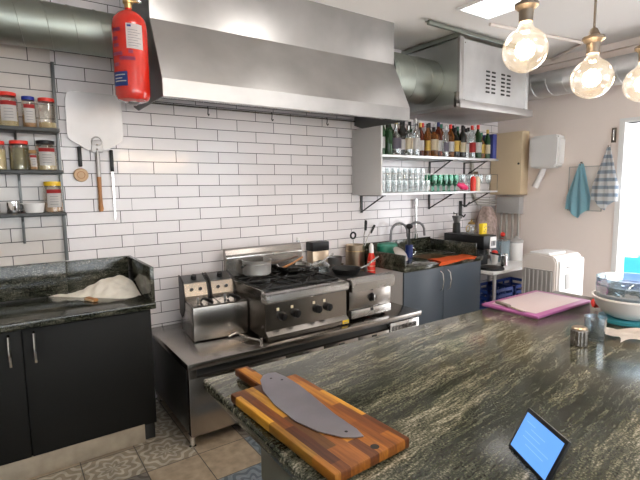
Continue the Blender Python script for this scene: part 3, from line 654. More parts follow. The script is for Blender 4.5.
# cookware -----------------------------------------------------------
GZ = .885
t = thing('saucepan', 'pale aluminium saucepan on the back left burner', 'pot', (.825, -.255, GZ), 0)
B().lathe([(0, 0), (.093, 0), (.108, .012), (.110, .108), (.114, .116), (.108, .116), (.103, .012), (0, .006)], seg=36).build('pot_body', 'potalu', t)
B().torus((0, 0, .09), .1105, .002).build('ring', 'steel', t)
hb = B().tube([(-.095, -.02, .085), (-.13, -.055, .088), (-.165, -.10, .09), (-.175, -.115, .09)], [.006, .006, .010, .010], 8).build('handle', 'blackm', t)
t = thing('frying_pan', 'wide dark frying pan with steel rim on the back right burner', 'frying pan', (1.135, -.30, GZ), 0)
B().lathe([(0, 0), (.11, 0), (.135, .018), (.145, .048), (.141, .048), (.131, .02), (.108, .006), (0, .005)], seg=40).build('pan_body', 'steel', t)
B().lathe([(0, .007), (.105, .008), (.128, .022), (.128, .024), (0, .012)], seg=32).build('coating', 'iron', t)
B().tube([(.11, -.10, .042), (.15, -.135, .06), (.27, -.10, .10), (.32, -.085, .115)], [.006, .007, .009, .008], 8).build('handle', 'steel', t)
t = thing('wooden_spatula', 'brown wooden spatula resting inside the frying pan', 'spatula', (1.11, -.28, GZ+.03), .3)
B().tube([(-.09, 0, .004), (.04, .0, .03), (.16, .01, .058)], [.010, .007, .008], 8).build('stick', 'woodh', t)
t = thing('black_skillet', 'small black skillet with a long steel handle on the hot plate', 'frying pan', (1.54, -.45, .838), 0)
B().lathe([(0, 0), (.10, 0), (.125, .045), (.121, .045), (.098, .006), (0, .005)], seg=36).build('pan_body', 'iron', t)
B().tube([(.10, -.06, .04), (.16, -.07, .055), (.26, -.035, .085), (.34, -.01, .105)], [.006, .008, .009, .009], 8).build('handle', 'steel', t)
t = thing('steel_saucepan', 'small dark steel pot standing behind the skillet', 'pot', (1.66, -.12, .8345), 0)
B().lathe([(0, 0), (.062, 0), (.075, .09), (.071, .09), (.058, .006), (0, .005)], seg=28).build('pot_body', 'steel_side', t)
t = thing('black_tin', 'black-topped metal tin standing behind the frying pan', 'tin', (1.54, -.075, .541), 0)
B().box(-.11, .06, -.05, .05, 0, .45, .006).build('tin_body', 'copper', t)
B().box(-.114, .064, -.054, .054, .45, .53, .008).build('tin_lid', 'black', t)
t = thing('plastic_bottle', 'clear plastic bottle behind the back right burner', 'bottle', (1.305, -.085, .541), 0)
B().lathe([(0, 0), (.033, 0), (.035, .01), (.035, .46), (.018, .52), (.014, .56)], seg=20).build('bottle_body', 'clearb', t)
B().lathe([(.016, .555), (.016, .58), (0, .582)], seg=14).build('cap', 'white', t)
t = thing('glass_lid', 'clear glass lid leaning up behind the hot plate', 'lid', (1.42, -.25, .8355), .3)
B().lathe([(.012, .015), (.05, .0), (.085, -.03), (.084, -.032), (.048, -.003), (.010, .012)], (0, 0, .085), 28).build('glass_lid', 'glass', t, rot=(.0, 0, 0))
B().lathe([(0, 0), (.08, 0), (.08, .055), (.078, .055), (.078, .002), (0, .002)], (0, 0, .0), 28).build('glass_bowl', 'glass', t)
t = thing('utensil_pot', 'brownish steel canister of utensils between stove and sink', 'canister', (1.90, -.12, .541), 0)
B().lathe([(0, 0), (.085, 0), (.088, .01), (.088, .47), (.084, .475), (.082, .47), (.082, .01), (0, .01)], seg=32).build('canister', 'copper', t)
B().torus((0, 0, .42), .089, .003).build('ring', 'brass', t)
t = thing('kitchen_tongs', 'black-handled tongs sticking up between canister and red bottle', 'tongs', (2.01, -.13, 1.0), 0)
B().tube([(-.02, 0, 0), (-.01, 0, .09), (.0, -.01, .16)], [.004, .005, .006], 7).build('arm', 'steel', t)
B().tube([(.0, -.01, .14), (.004, -.012, .22), (.0, -.014, .235)], [.012, .014, .008], 8).build('grip', 'black', t)
t = thing('black_spatula', 'black angled spatula handle rising behind the red bottle', 'spatula', (2.02, -.12, .99), 0)
B().tube([(.0, 0, 0), (.03, 0, .08), (.09, 0, .16)], [.005, .005, .006], 7).build('stem', 'steel', t)
B().tube([(.07, 0, .12), (.12, 0, .19)], [.013, .012], 8).build('grip', 'black', t)
t = thing('cooking_utensil', 'short black-handled utensil in the brown canister', 'utensil', (1.88, -.12, .90), 0)
B().tube([(0, 0, 0), (0, 0, .16)], [.005, .005], 7).build('stem', 'steel', t)
B().torus((0, 0, .20), .028, .009, 'Y').build('loop', 'black', t)
t = thing('red_bottle', 'red striped bottle with white cap beside the utensil canister', 'bottle', (1.935, -.31, .541), 0)
B().lathe([(0, 0), (.034, 0), (.036, .01), (.036, .36), (.022, .41), (.018, .42)], seg=24).build('bottle_body', 'redlid', t)
B().lathe([(.021, .415), (.019, .48), (.009, .50), (0, .502)], seg=18).build('cap', 'white', t)
for z in (.26, .30, .34): B().torus((0, 0, z), .036, .0025).build('stripe', 'cream', t)

# ------------------------------------------------------------------ sink cabinet
CX0, CX1, CY = 2.0, 3.04, -.655
t = thing('sink_cabinet', 'slate blue two-door sink cabinet with white side', 'cabinet', (CX0, 0, 0))
w_ = CX1-CX0
B().box(.0, .018, CY+.02, -.004, .08, .819).build('side_panel', 'cab_w', t, smooth=False)
B().box(w_-.018, w_, CY+.02, -.004, .08, .819).build('side_panel', 'cab_s', t, smooth=False)
B().box(.019, w_-.019, CY+.02, -.004, .08, .10).build('bottom_panel', 'cab_w', t, smooth=False)
B().box(.019, w_-.019, CY+.06, CY+.08, .0, .08).build('plinth', 'black', t, smooth=False)
mid = .50
for a, b_, hx in ((.0, mid-.003, mid-.045), (mid+.003, w_, mid+.055)):
    d = B().box(a, b_, CY, CY+.019, .082, .815, .002).build('door', 'cab_s', t)
    B().tube([(hx, CY, .60), (hx+.004, CY-.025, .62), (hx+.006, CY-.034, .69), (hx+.004, CY-.025, .76), (hx, CY, .78)], .006, 8).build('handle', 'chrome', d)
# worktop with an opening for the basin
bx0, bx1, by0, by1 = .50, .90, -.50, -.15
t = thing('sink_worktop', 'dark granite sink worktop with raised upstands', 'worktop', (CX0, 0, 0))
B().box(-.012, bx0, -.67, -.004, .82, .86, .003).box(bx1, w_+.005, -.67, -.004, .82, .86, .003).box(bx0, bx1, -.67, by0, .82, .86, .003).box(bx0, bx1, by1, -.004, .82, .86, .003).build('slab', 'granite_s', t)
B().box(-.012, .008, -.668, -.006, .861, .965, .003).build('upstand', 'granite_s', t)
B().box(.009, w_-.014, -.024, -.004, .861, 1.0, .003).build('upstand', 'granite_s', t)
B().box(w_-.013, w_+.005, -.60, -.006, .861, .98, .003).build('upstand', 'granite_s', t)
t = thing('sink_basin', 'steel basin sunk in the granite sink worktop', 'sink', (CX0, 0, 0))
B().box(bx0+.002, bx1-.002, by0+.002, by1-.002, .70, .71).box(bx0+.002, bx0+.008, by0+.002, by1-.002, .71, .845).box(bx1-.008, bx1-.002, by0+.002, by1-.002, .71, .845).box(bx0+.008, bx1-.008, by0+.002, by0+.008, .71, .845).box(bx0+.008, bx1-.008, by1-.008, by1-.002, .71, .845).build('basin', 'copper', t, smooth=False)
B().lathe([(.03, .711), (.03, .714), (0, .714)], ((bx0+bx1)/2, (by0+by1)/2, 0), 16).build('drain', 'chrome', t)
def tap(x, y, label, fl):
    t = thing('kitchen_tap', label, 'tap', (x, y, .861))
    B().lathe([(.024, 0), (.024, .012), (.015, .02), (.014, .06), (.010, .07)], seg=16).build('base', 'chrome', t)
    pts = [(0, 0, .06), (0, 0, .22)]+[((.085-.085*math.cos(a))*fl, -(.085-.085*math.cos(a))*.35, .22+.1*math.sin(a)) for a in [PI*k/10 for k in range(1, 10)]]+[(.17*fl, -.06, .18)]
    B().tube(pts, .0115, 10).build('spout', 'steel_side', t)
    B().tube([(0, -.015, .045), (.0, -.06, .07)], [.006, .005], 8).build('lever', 'chrome', t)
tap(2.38, -.09, 'chrome gooseneck tap nearer the stove', 1)
tap(2.60, -.11, 'chrome gooseneck tap over the sink basin', 1)
t = thing('dish_brush', 'black round-headed brush standing in the blue cup between the taps', 'brush', (2.45, -.27, .87))
B().tube([(0, 0, 0), (0, 0, .27)], .009, 8).build('stick', 'black', t)
B().sphere((0, 0, .29), .034, (1, 1, .75), 16).build('head', 'black', t)
t = thing('blue_cup', 'dark blue cup by the sink taps', 'cup', (2.45, -.27, .861))
B().lathe([(0, 0), (.035, 0), (.037, .12), (.034, .12), (.032, .006), (0, .005)], seg=22).build('cup_body', 'navy', t)
B().torus((.045, -.01, .055), .032, .004, 'Y').build('handle', 'chrome', t)
t = thing('plastic_tub', 'dark green plastic tub on the left end of the sink worktop', 'tub', (2.21, -.22, .861), 0)
B().lathe([(0, 0), (.085, 0), (.10, .13), (.09, .15), (.0, .16)], seg=28, sx=1.1, sy=.8).build('tub', 'green', t)
t = thing('white_dish', 'white rounded dish leaning on the green tub', 'dish', (2.21, -.40, .93), .15)
def dish(u, v):
    a = 2*PI*u; r = .095*v
    return Vector((r*math.cos(a), -.03*(1-v*v), r*math.sin(a)*.9))
o = B().grid(28, 6, dish, .004).build('dish', 'offwhite', t, rot=(-.75, 0, .2))
# orange cloth draped on the front edge
def oc(u, v):
    x = 2.46+u*.50
    s_ = v*.30
    if s_ < .19: y = -.49-s_; z = .8625+.005*math.sin(u*13+v*3)*.6+.004
    else: y = -.683-.004*math.sin(u*15); z = .868-(s_-.19)*(.20+.10*math.sin(u*5+1))
    return Vector((x-.04*v+.02*math.sin(v*5), y, z))
tag(B().grid(26, 22, oc, .004).build('dish_cloth', 'orange'), 'bright orange cloth lying over the front edge of the sink worktop', 'cloth')
t = thing('wall_tap_pipe', 'chrome pipe with valve fixed on the tiles right of the taps', 'pipe', (2.79, 0, 1.05))
B().cyl((0, -.03, .0), (0, -.03, .30), .013).build('pipe', 'chrome', t)
B().cyl((0, -.03, .30), (0, -.03, .36), .022).build('coupling', 'chrome', t)
B().cyl((0, -.03, -.05), (0, -.03, 0), .022).build('coupling', 'chrome', t)
for z in (.05, .28): B().cyl((0, -.03, z), (0, -.002, z), .008).build('clip', 'chrome', t)

# ------------------------------------------------------------------ bar shelves
SHX0, SHX1, SHY = 1.985, 3.67, -.385
t = thing('bar_shelf', 'upper grey shelf on the tiles carrying the liquor bottles', 'shelf', (SHX0, 0, 1.80))
B().box(0, SHX1-SHX0, SHY, -.004, 0, .022, .002).build('board', 'galv_l', t)
def bracket(t, x, dz=0, L=.3, m='blackm'):
    B().box(x-.012, x+.012, -.012, -.003, -.17, -.002).box(x-.012, x+.012, -L, -.012, -.010, -.001).build('bracket', m, t)
    B().tube([(x, -.008, -.16), (x, -L+.02, -.008)], .007, 6).build('brace', m, t)
for x in (1.03, 1.60): bracket(t, x)
t = thing('bar_shelf', 'lower grey shelf on the tiles carrying the drinking glasses', 'shelf', (SHX0, 0, 1.465))
B().box(0, SHX1-SHX0, SHY, -.004, 0, .02, .002).build('board', 'galv_l', t)
for x in (.09, 1.03, 1.62): bracket(t, x, L=.33)
B().cyl((-.0, SHY+.005, .19), (SHX1-SHX0, SHY+.005, .19), .003, seg=6).build('guard_rail', 'steel_d', t)
for x in (.0, .58, 1.2, 1.68): B().cyl((x, SHY+.005, .02), (x, SHY+.005, .19), .003, seg=6).build('rail_post', 'steel_d', t)
tag(B().box(1.965, 1.983, -.40, -.004, 1.465, 2.062, .001).build('side_board', 'cab_w'), 'white vertical board closing the left end of the bar shelves', 'board')

BT = 1.8225
profs = {
 'tall': [(0, 0), (.034, 0), (.036, .008), (.036, .19), (.028, .215), (.013, .245), (.012, .29)],
 'round': [(0, 0), (.042, 0), (.045, .01), (.045, .12), (.036, .16), (.014, .19), (.012, .25)],
 'slim': [(0, 0), (.030, 0), (.031, .008), (.031, .20), (.014, .24), (.012, .285)],
 'square': [(0, 0), (.038, 0), (.040, .006), (.040, .16), (.034, .18), (.013, .195), (.013, .235)],
}
def bottle(x, y, z, prof, gm, lab, cap, label, group, s=1., lh=(.05, .14)):
    t = thing('liquor_bottle', label, 'bottle', (x, y, z), 0, group)
    P = [(r*s, h*s) for r, h in profs[prof]]
    B().lathe(P, seg=18).build('bottle_glass', gm, t)
    r, h = P[-1]
    B().lathe([(r+.002, h-.03*s), (r+.002, h+.008), (0, h+.010)], seg=12).build('cap', cap, t)
    if lab:
        R_ = P[2][0]+.0008
        B().grid(12, 1, lambda u, v: Vector((R_*math.cos(-PI/2-.3+(u-.5)*2.4), R_*math.sin(-PI/2-.3+(u-.5)*2.4), (lh[0]+(lh[1]-lh[0])*v)*s)), .0004).build('paper_label', lab, t)
    return t
names = {'amberb': 'amber', 'darkb': 'dark', 'greenb': 'green glass', 'clearb': 'clear', 'redb': 'red-brown'}
labn = {'label': 'white label', 'cream': 'cream label', 'gold': 'gold label', 'redprint': 'red label', None: 'no label', 'print': 'grey label'}
row = [('slim', 'greenb', 'label', 'green'), ('square', 'greenb', None, 'black'), ('round', 'clearb', 'print', 'steel'), ('tall', 'darkb', 'label', 'black'), ('square', 'clearb', 'cream', 'steel'),
       ('tall', 'clearb', 'label', 'steel'), ('tall', 'redb', 'label', 'gold'), ('slim', 'amberb', 'gold', 'black'), ('square', 'amberb', 'cream', 'black'), ('tall', 'redb', 'label', 'navy'), ('slim', 'clearb', 'print', 'white'),
       ('tall', 'amberb', 'label', 'redlid'), ('round', 'darkb', 'gold', 'black'), ('tall', 'darkb', 'cream', 'black'), ('slim', 'clearb', 'label', 'black'), ('tall', 'clearb', 'redprint', 'redlid'), ('tall', 'greenb', 'label', 'redlid'),
       ('round', 'amberb', 'gold', 'green'), ('slim', 'greenb', 'cream', 'gold')]
for k, (p_, g_, l_, c_) in enumerate(row):
    bottle(SHX0+.045+k*.0835, -.33+.012*math.sin(k*2.3), BT, p_, g_, l_, c_, '%s bottle with %s, %s from the left in the front row' % (names[g_], labn[l_], ORD[k]), 'bottles in the front row of the bar shelf', 1.08+.07*math.sin(k*1.7))
for k in range(17):
    p_, g_, l_, c_ = row[(k*7+4) % len(row)]
    bottle(SHX0+.085+k*.088, -.205+.01*math.sin(k*3.1), BT, ['tall', 'slim'][k % 2], g_, l_, c_, '%s bottle in the back row, %s from the left, partly hidden' % (names[g_], ORD[k]), 'bottles in the back row of the bar shelf', 1.13)
tag(B().box(3.60, 3.665, -.36, -.20, BT, BT+.26, .002).build('carton', 'bluebox'), 'dark blue carton at the right end of the bottle shelf', 'box')
GT = 1.4855
gp_ = [(0, 0), (.028, 0), (.030, .004), (.034, .11), (.032, .11), (.028, .008), (0, .006)]
def tumbler(m, label, group, s=1.):
    t = thing('drinking_glass', label, 'glass', (0, 0, GT), 0, group)
    B().lathe([(r*s, h*s) for r, h in gp_], seg=18).build('glass', m, t); return t
first = None; k = 0
for r_, y in ((0, -.335), (1, -.25)):
    for i in range(9):
        for st in range(2 if i < 8 else 1):
            zz = GT+(.0 if st == 0 else .1115)
            lab = 'clear tumbler, %s from the left, %s row of the lower shelf, %s' % (ORD[i], ['front', 'back'][r_], ['on the board', 'stacked on top'][st])
            if first is None: first = tumbler('glass', lab, 'clear tumblers on the lower shelf'); o = first
            else: o = dup(first, (0, 0, 0), 0, lab)
            o.location = (SHX0+.05+i*.072, y, zz)
first = None
for r_, y in ((0, -.335), (1, -.25)):
    for i in range(5):
        lab = 'green glass goblet, %s from the left in the %s row of the lower shelf' % (ORD[i], ['front', 'back'][r_])
        if first is None:
            first = thing('goblet', lab, 'glass', (0, 0, GT), 0, 'green goblets on the lower shelf'); o = first
            B().lathe([(0, 0), (.032, 0), (.030, .004), (.006, .01), (.006, .05), (.03, .075), (.038, .12), (.034, .165), (.032, .165), (.035, .12), (.027, .078), (0, .058)], seg=18).build('glass', 'glassg', o)
        else: o = dup(first, (0, 0, 0), 0, lab)
        o.location = (SHX0+.72+i*.08, y, GT)
first = None
for i in range(8):
    lab = 'clear stemmed glass, %s from the left right of the green goblets' % ORD[i]
    if first is None:
        first = thing('wine_glass', lab, 'glass', (0, 0, GT), 0, 'stemmed glasses on the lower shelf'); o = first
        B().lathe([(0, 0), (.030, 0), (.028, .003), (.004, .008), (.004, .065), (.028, .09), (.035, .125), (.030, .175), (.028, .175), (.032, .125), (.025, .092), (0, .072)], seg=18).build('glass', 'glass', o)
    else: o = dup(first, (0, 0, 0), 0, lab)
    o.location = (SHX0+1.13+i*.072, -.30 if i % 2 else -.22, GT)
t = thing('snack_bag', 'crumpled magenta packet lying on the lower bar shelf', 'packet', (3.13, -.345, GT+.05), .1)
def sb(u, v):
    a = 2*PI*v; w2 = .105*(1-abs(2*u-1)**4*.25)
    return Vector(((u-.5)*.20, .032*math.cos(a)*math.sin(PI*min(.97, max(.03, u)))**.5, (.030+.006*math.sin(u*17))*math.sin(a)*math.sin(PI*min(.97, max(.03, u)))**.5))
B().grid(18, 16, sb).build('packet_body', 'magenta', t, rot=(0, .25, 0))
for k, (x, m_) in enumerate(((3.30, 'redlid'), (3.37, 'cream'))):
    tag(B().lathe([(0, 0), (.028, 0), (.028, .12), (.015, .15), (0, .152)], seg=16).build('bitters_bottle', m_, loc=(x, -.345, GT)), ['small red bottle near the right end of the lower bar shelf', 'small cream bottle right of the small red bottle, lower bar shelf'][k], 'bottle', 'small bottles on the lower shelf')

# ------------------------------------------------------------------ fan box with louvres and ducts
t = thing('fan_box', 'galvanised sheet-metal fan box hung from the ceiling', 'ventilation box', (2.58, -.72, 2.25))
bw = 1.04
B().box(.02, bw, .02, .70, .0, .56, .002).build('casing', 'galv_m', t, smooth=False)
pn = B().box(.05, bw-.03, .004, .02, .02, .55, .003).build('front_panel', 'galv_l', t, smooth=False)
B().box(.0, .05, .0, .03, .0, .565, .002).build('corner_post', 'alu', t)
B().box(bw-.03, bw+.01, .0, .03, .0, .565, .002).build('corner_post', 'galv_l', t)
B().box(-.02, bw+.05, -.025, .72, -.035, .0, .003).box(-.02, bw+.05, -.03, -.022, -.035, .03, .001).build('bottom_flange', 'alu', t)
B().box(-.42, bw+.0, -.03, .0, .575, .605, .002).box(-.42, bw, -.03, .02, .60, .606).build('top_rail', 'galv', t)
B().box(-.01, .02, .02, .70, .56, .60, .002).build('side_rail', 'galv', t)
for gx in (.37, .455, .60, .69):
    for q in range(6):
        B().box(gx, gx+.055, -.001, .0045, .13+q*.036-(.0), .146+q*.036, .002).build('louvre', 'blackm', pn, smooth=False)
for x, z in ((.07, .04), (.5, .03), (bw-.05, .04), (.07, .52), (bw-.05, .52)): B().sphere((x, .003, z), .006, (1, .5, 1), 8).build('screw', 'steel_d', pn)
B().box(-.035, .0, .0, .03, -.03, .10, .001).build('latch', 'steel_d', t)
duct('hood_connector_duct', 'short wide foil duct joining the hood to the fan box', (2.01, -.33, 2.50), (2.598, -.33, 2.50), .20, 'galv', .19)
duct('right_wall_duct', 'galvanised spiral duct along the right wall behind the lamps', (4.035, -.05, 2.58), (4.035, -3.6, 2.58), .13, 'galv_l', .16)  # bright sheet colour carries the light that falls on this duct
duct('cross_duct', 'short spiral duct between fan box and right wall duct', (3.63, -.36, 2.57), (3.89, -.36, 2.57), .12, 'galv', .13)

# LED ceiling panels
def led(x0, x1, y0, y1, label, m='led'):
    t = thing('led_panel', label, 'ceiling light', ((x0+x1)/2, (y0+y1)/2, ZC), 0, 'ceiling light panels')
    a, b_ = (x1-x0)/2, (y1-y0)/2
    B().box(-a-.02, a+.02, -b_-.02, -b_, -.02, -.001).box(-a-.02, a+.02, b_, b_+.02, -.02, -.001).box(-a-.02, -a, -b_, b_, -.02, -.001).box(a, a+.02, -b_, b_, -.02, -.001).build('frame', 'trim', t, smooth=False)
    B().box(-a, a, -b_, b_, -.014, -.002).build('diffuser', m, t, smooth=False)
led(2.19, 2.54, -1.38, -1.02, 'bright square ceiling light panel near the fan box', 'led_soft')
led(.95, 1.25, -1.75, -1.25, 'ceiling light panel in front of the hood middle')
led(.0, .30, -1.75, -1.25, 'ceiling light panel in front of the hood left end')
led(2.3, 2.7, -3.5, -3.0, 'unseen fill light panel added above the right end of the island')  # added out of view to brighten the right wall and the room
led(.3, .7, -4.2, -3.8, 'unseen fill light panel added behind the island')  # second unseen panel, put in only for extra room light

# ------------------------------------------------------------------ globe lamps
def globe(x, y, z, r, label, coil=False, pw=6):
    t = thing('globe_lamp', label, 'lamp', (x, y, z), 0, 'hanging globe lamps')
    prof = []
    for k in range(15):
        a = -PI/2+k*(PI*.86)/14; prof.append((max(0, r*math.cos(a)), r*math.sin(a)))
    rn, zn = prof[-1]; prof += [(r*.30, zn+r*.18), (r*.27, zn+r*.36)]
    B().lathe(prof, seg=32).build('glass_globe', 'bulbglass', t)
    zs = zn+r*.34
    B().lathe([(r*.30, zs), (r*.32, zs+.03), (r*.34, zs+.032), (r*.52, zs+.042), (r*.52, zs+.05), (r*.3, zs+.056), (r*.16, zs+.075), (.004, zs+.08)], seg=22).build('socket', 'socket', t)
    fb = B()
    for q in range(4):
        a = q*PI/2; fb.tube([(.010*math.cos(a), .010*math.sin(a), -r*.35), (.016*math.cos(a+.5), .016*math.sin(a+.5), 0), (.008*math.cos(a), .008*math.sin(a), r*.45)], .0022, 5)
    fb.sphere((0, 0, 0), .013, (1, 1, 1.6), 12)
    fb.build('filament', 'filament', t)
    zt = ZC-z
    pts = [(0, 0, zs+.07)]
    if coil:
        zc = zs+.07+.13
        pts += [(0, 0, zc-.03)]+[(.016*math.sin(a), .006*math.cos(a), zc+.022*math.cos(a+PI)) for a in [2*PI*k/12 for k in range(1, 37)]]
    pts += [(.0, 0, zt-.02)]
    B().tube(pts, .0035 if not coil else .004, 7).build('cord', 'cord' if not coil else 'socket', t)
    B().lathe([(.03, zt-.02), (.03, zt-.002), (0, zt-.001)], seg=18).build('ceiling_rose', 'socket', t)
    L = bpy.data.lights.new('bulb_light', 'POINT'); L.energy = pw; L.color = (1, .72, .45); L.shadow_soft_size = .03
    lo = bpy.data.objects.new('bulb_light', L); C.objects.link(lo); lo.parent = t; lo.location = (0, 0, -.0)
globe(.541, -2.58, 1.930, .0625, 'glowing globe lamp, leftmost of the three hanging bulbs')
globe(.855, -2.621, 1.880, .0625, 'glowing globe lamp under a knotted cord, middle of the three', True)
globe(1.169, -2.649, 1.894, .0625, 'glowing globe lamp cut by the right frame edge', True)

# ------------------------------------------------------------------ right corner: cabinets, conduits
t = thing('meter_cabinet', 'cream metal wall cabinet above the grey junction box', 'wall cabinet', (4.197, -.21, 1.43))
B().box(-.12, 0, -.20, .20, 0, .71, .003).build('body', 'yellowcab', t)
d = B().box(-.135, -.121, -.198, .198, .004, .706, .003).build('door', 'yellowcab', t)
B().cyl((-.142, -.165, .35), (-.134, -.165, .35), .012).build('lock', 'black', d)
t = thing('junction_box', 'grey junction box with conduits below the cream cabinet', 'junction box', (4.197, -.22, 1.21))
B().box(-.09, 0, -.15, .14, 0, .19, .004).build('box_body', 'grey', t)
B().box(-.094, -.09, -.14, .13, .01, .18, .002).build('cover', 'grey', t)
for k in range(4): B().cyl((-.045, -.12+k*.075, -.0), (-.045, -.12+k*.075, -.62), .014).build('conduit', 'pipeg', t)
t = thing('conduit_bundle', 'grey curved conduits running from the shelves to the junction box', 'conduits', (3.69, 0, 1.3))
for k in range(3):
    z = .08-k*.03
    B().tube([(0, -.03-k*.002, .62), (0+k*.03, -.03, .25), (.04+k*.02, -.03, z+.05), (.12, -.03, z), (.30, -.03, z-.01), (.41, -.06, z-.01), (.44, -.09, z-.01)], .009, 8).build('conduit', 'pipeg', t)
B().box(-.02, .09, -.05, -.003, .33, .40, .003).build('clamp', 'steel_d', t)
t = thing('wall_hook', 'dark metal hook bracket fixed on the tiles below the bar shelves', 'bracket', (3.53, 0, 1.17))
B().box(-.02, .02, -.02, -.003, 0, .20, .004).tube([(0, -.015, .16), (.0, -.09, .14), (.02, -.12, .19)], .008, 7).tube([(0, -.015, .05), (.0, -.06, .02), (.0, -.08, .05)], .008, 7).build('hook', 'blackm', t)

# small white table, coffee machine etc.
t = thing('side_table', 'small white table with a steel leg beside the sink cabinet', 'table', (3.12, 0, 0))
B().box(0, .94, -.74, -.03, .672, .70, .004).build('top', 'white', t)
for x, y in ((.08, -.70), (.88, -.70), (.04, -.08), (.88, -.08)): B().cyl((x, y, 0), (x, y, .672), .018).build('leg', 'alu', t)
t = thing('coffee_machine', 'black coffee machine with a round foot on the small table', 'coffee machine', (3.15, -.60, .7005))
B().box(0, .21, .0, .50, .20, .34, .008).build('head', 'black', t)
B().box(.02, .19, .08, .36, .03, .20, .006).build('column', 'black', t)
B().lathe([(0, 0), (.125, 0), (.13, .008), (.12, .022), (0, .026)], (.12, -.01, 0), 30).build('foot', 'black', t)
pn = B().box(.10, .2, -.006, .0, .21, .325, .002).build('display', 'label', t)
for q in range(3): B().box(.118+q*.024, .132+q*.024, -.009, -.006, .235, .285, .001).build('button', 'black', pn)
B().cyl((.12, .03, .20), (.12, .03, .14), .03).build('spout', 'chrome', t)
B().tube([(.12, .02, .165), (.12, -.10, .155)], [.008, .011], 8).build('portafilter', 'black', t)
t = thing('floral_bag', 'crumpled mottled bag on top of the coffee machine', 'bag', (3.83, -.14, .7005), 0)
def fb_(u, v):
    a = 2*PI*u; k = math.sin(PI*(.08+.9*v))**.4; r = .13*k*(1+.12*math.sin(a*5+v*7))
    return Vector((r*math.cos(a)*1.1, r*math.sin(a)*.85, .60*v))
B().grid(30, 16, fb_).build('bag_body', 'floral', t)
t = thing('brass_teapot', 'small brass and glass pot on the black coffee machine', 'pot', (3.27, -.36, 1.041), 0)
B().lathe([(0, 0), (.045, 0), (.055, .03), (.05, .08), (.035, .10), (.03, .105)], seg=22).build('pot_body', 'glass', t)
B().lathe([(.035, .10), (.037, .11), (.02, .125), (.008, .13), (.010, .145), (0, .15)], seg=18).build('lid', 'brass', t)
B().torus((-.055, 0, .055), .03, .005, 'Y').build('handle', 'brass', t)
t = thing('yellow_box', 'bright yellow packet with dark dots beside the brass pot', 'packet', (3.33, -.46, 1.041), .2)
B().box(-.055, .05, -.02, .02, 0, .11, .004).build('packet_body', 'yel', t)
for x, z in ((-.02, .03), (.015, .045), (-.01, .07), (.02, .08)): B().lathe([(0, -.001), (.009, 0), (0, .001)], (x, -.021, z), 10, 'Y').build('dot', 'print', t)
t = thing('dark_contraption', 'dark metal contraption in grinder form, added behind the brass pot', 'grinder', (3.245, -.19, 1.041), 0)  # stands for an unidentified dark metal piece, added to darken the spot
B().lathe([(0, 0), (.04, 0), (.042, .01), (.038, .10), (.03, .11)], seg=24).build('grinder_body', 'blackm', t)
B().lathe([(.03, .11), (.048, .17), (.048, .18), (0, .185)], seg=24).build('hopper', 'steel_side', t)
B().tube([(0, 0, .185), (0, 0, .205), (-.06, -.01, .205), (-.06, -.01, .225)], .005, 8).build('crank', 'black', t)
t = thing('metal_jug', 'small steel milk jug on the small table', 'jug', (3.47, -.62, .7005), 0)
B().lathe([(0, 0), (.038, 0), (.04, .03), (.030, .10), (.034, .12), (.031, .12), (.027, .10), (.036, .03), (0, .005)], seg=22).build('jug_body', 'chrome', t)
B().torus((.045, 0, .06), .025, .004, 'Y').build('handle', 'chrome', t)
t = thing('small_shaker', 'steel shaker right behind the milk jug', 'shaker', (3.57, -.57, .7005), 0)
B().lathe([(0, 0), (.03, 0), (.03, .10), (.022, .125), (0, .13)], seg=20).build('shaker_body', 'steel', t)
t = thing('red_cup', 'white cup with red berries between machine and milk jug', 'cup', (3.60, -.42, .7005), 0)
B().lathe([(0, 0), (.032, 0), (.042, .10), (.039, .10), (.03, .006), (0, .005)], seg=22).build('cup_body', 'white', t)
B().sphere((0, 0, .115), .036, (1, 1, .8), 14).build('contents', 'redlid', t)
t = thing('clear_container', 'pale blue clear plastic container on the small table', 'container', (3.76, -.38, .7005), 0)
B().box(-.08, .08, -.07, .07, 0, .23, .012).build('container_body', glass('pale_blue_plastic', (.70, .84, .92), .15, .2), t)
B().box(-.083, .083, -.073, .073, .231, .25, .006).build('lid', 'glassb', t)
t = thing('round_container', 'white round container with grey lid beside the clear container', 'container', (3.96, -.44, .7005), 0)
B().lathe([(0, 0), (.07, 0), (.075, .02), (.075, .20), (.06, .23)], seg=26).build('container_body', 'white', t)
B().lathe([(.078, .20), (.078, .225), (.03, .25), (.012, .27), (0, .27)], seg=24).build('lid', 'grey', t)
t = thing('lidded_jar', 'small red knobbed jar behind the clear container', 'jar', (3.98, -.26, .7005), 0)
B().lathe([(0, 0), (.03, 0), (.03, .25), (0, .251)], seg=18).build('jar_body', 'jar', t)
B().sphere((0, 0, .275), .028, (1, 1, 1), 14).build('lid', 'redlid', t)
# crates below the small table
def crate(x, y, z, label):
    t = thing('plastic_crate', label, 'crate', (x, y, z), 0, 'blue crates under the small table')
    b_ = B().box(-.20, .20, -.15, .15, 0, .012)
    for s_ in (-1, 1):
        for zz in (.03, .09, .15, .21): b_.box(-.20, .20, s_*.15-.006, s_*.15+.006, zz, zz+.03); b_.box(s_*.20-.006, s_*.20+.006, -.15, .15, zz, zz+.03)
        for x_ in (-.19, -.06, .06, .19): b_.box(x_-.01, x_+.01, s_*.15-.006, s_*.15+.006, 0, .24)
        for y_ in (-.14, 0, .14): b_.box(s_*.20-.006, s_*.20+.006, y_-.01, y_+.01, 0, .24)
    b_.build('crate_body', 'crate', t, smooth=False)
crate(3.40, -.50, .001, 'blue plastic crate on the floor under the table, left stack bottom')
crate(3.40, -.50, .245, 'blue plastic crate under the table, on top of the left crate')
crate(3.83, -.50, .001, 'blue plastic crate under the table, right stack bottom')
crate(3.83, -.50, .245, 'blue plastic crate under the table, on top of the right crate')

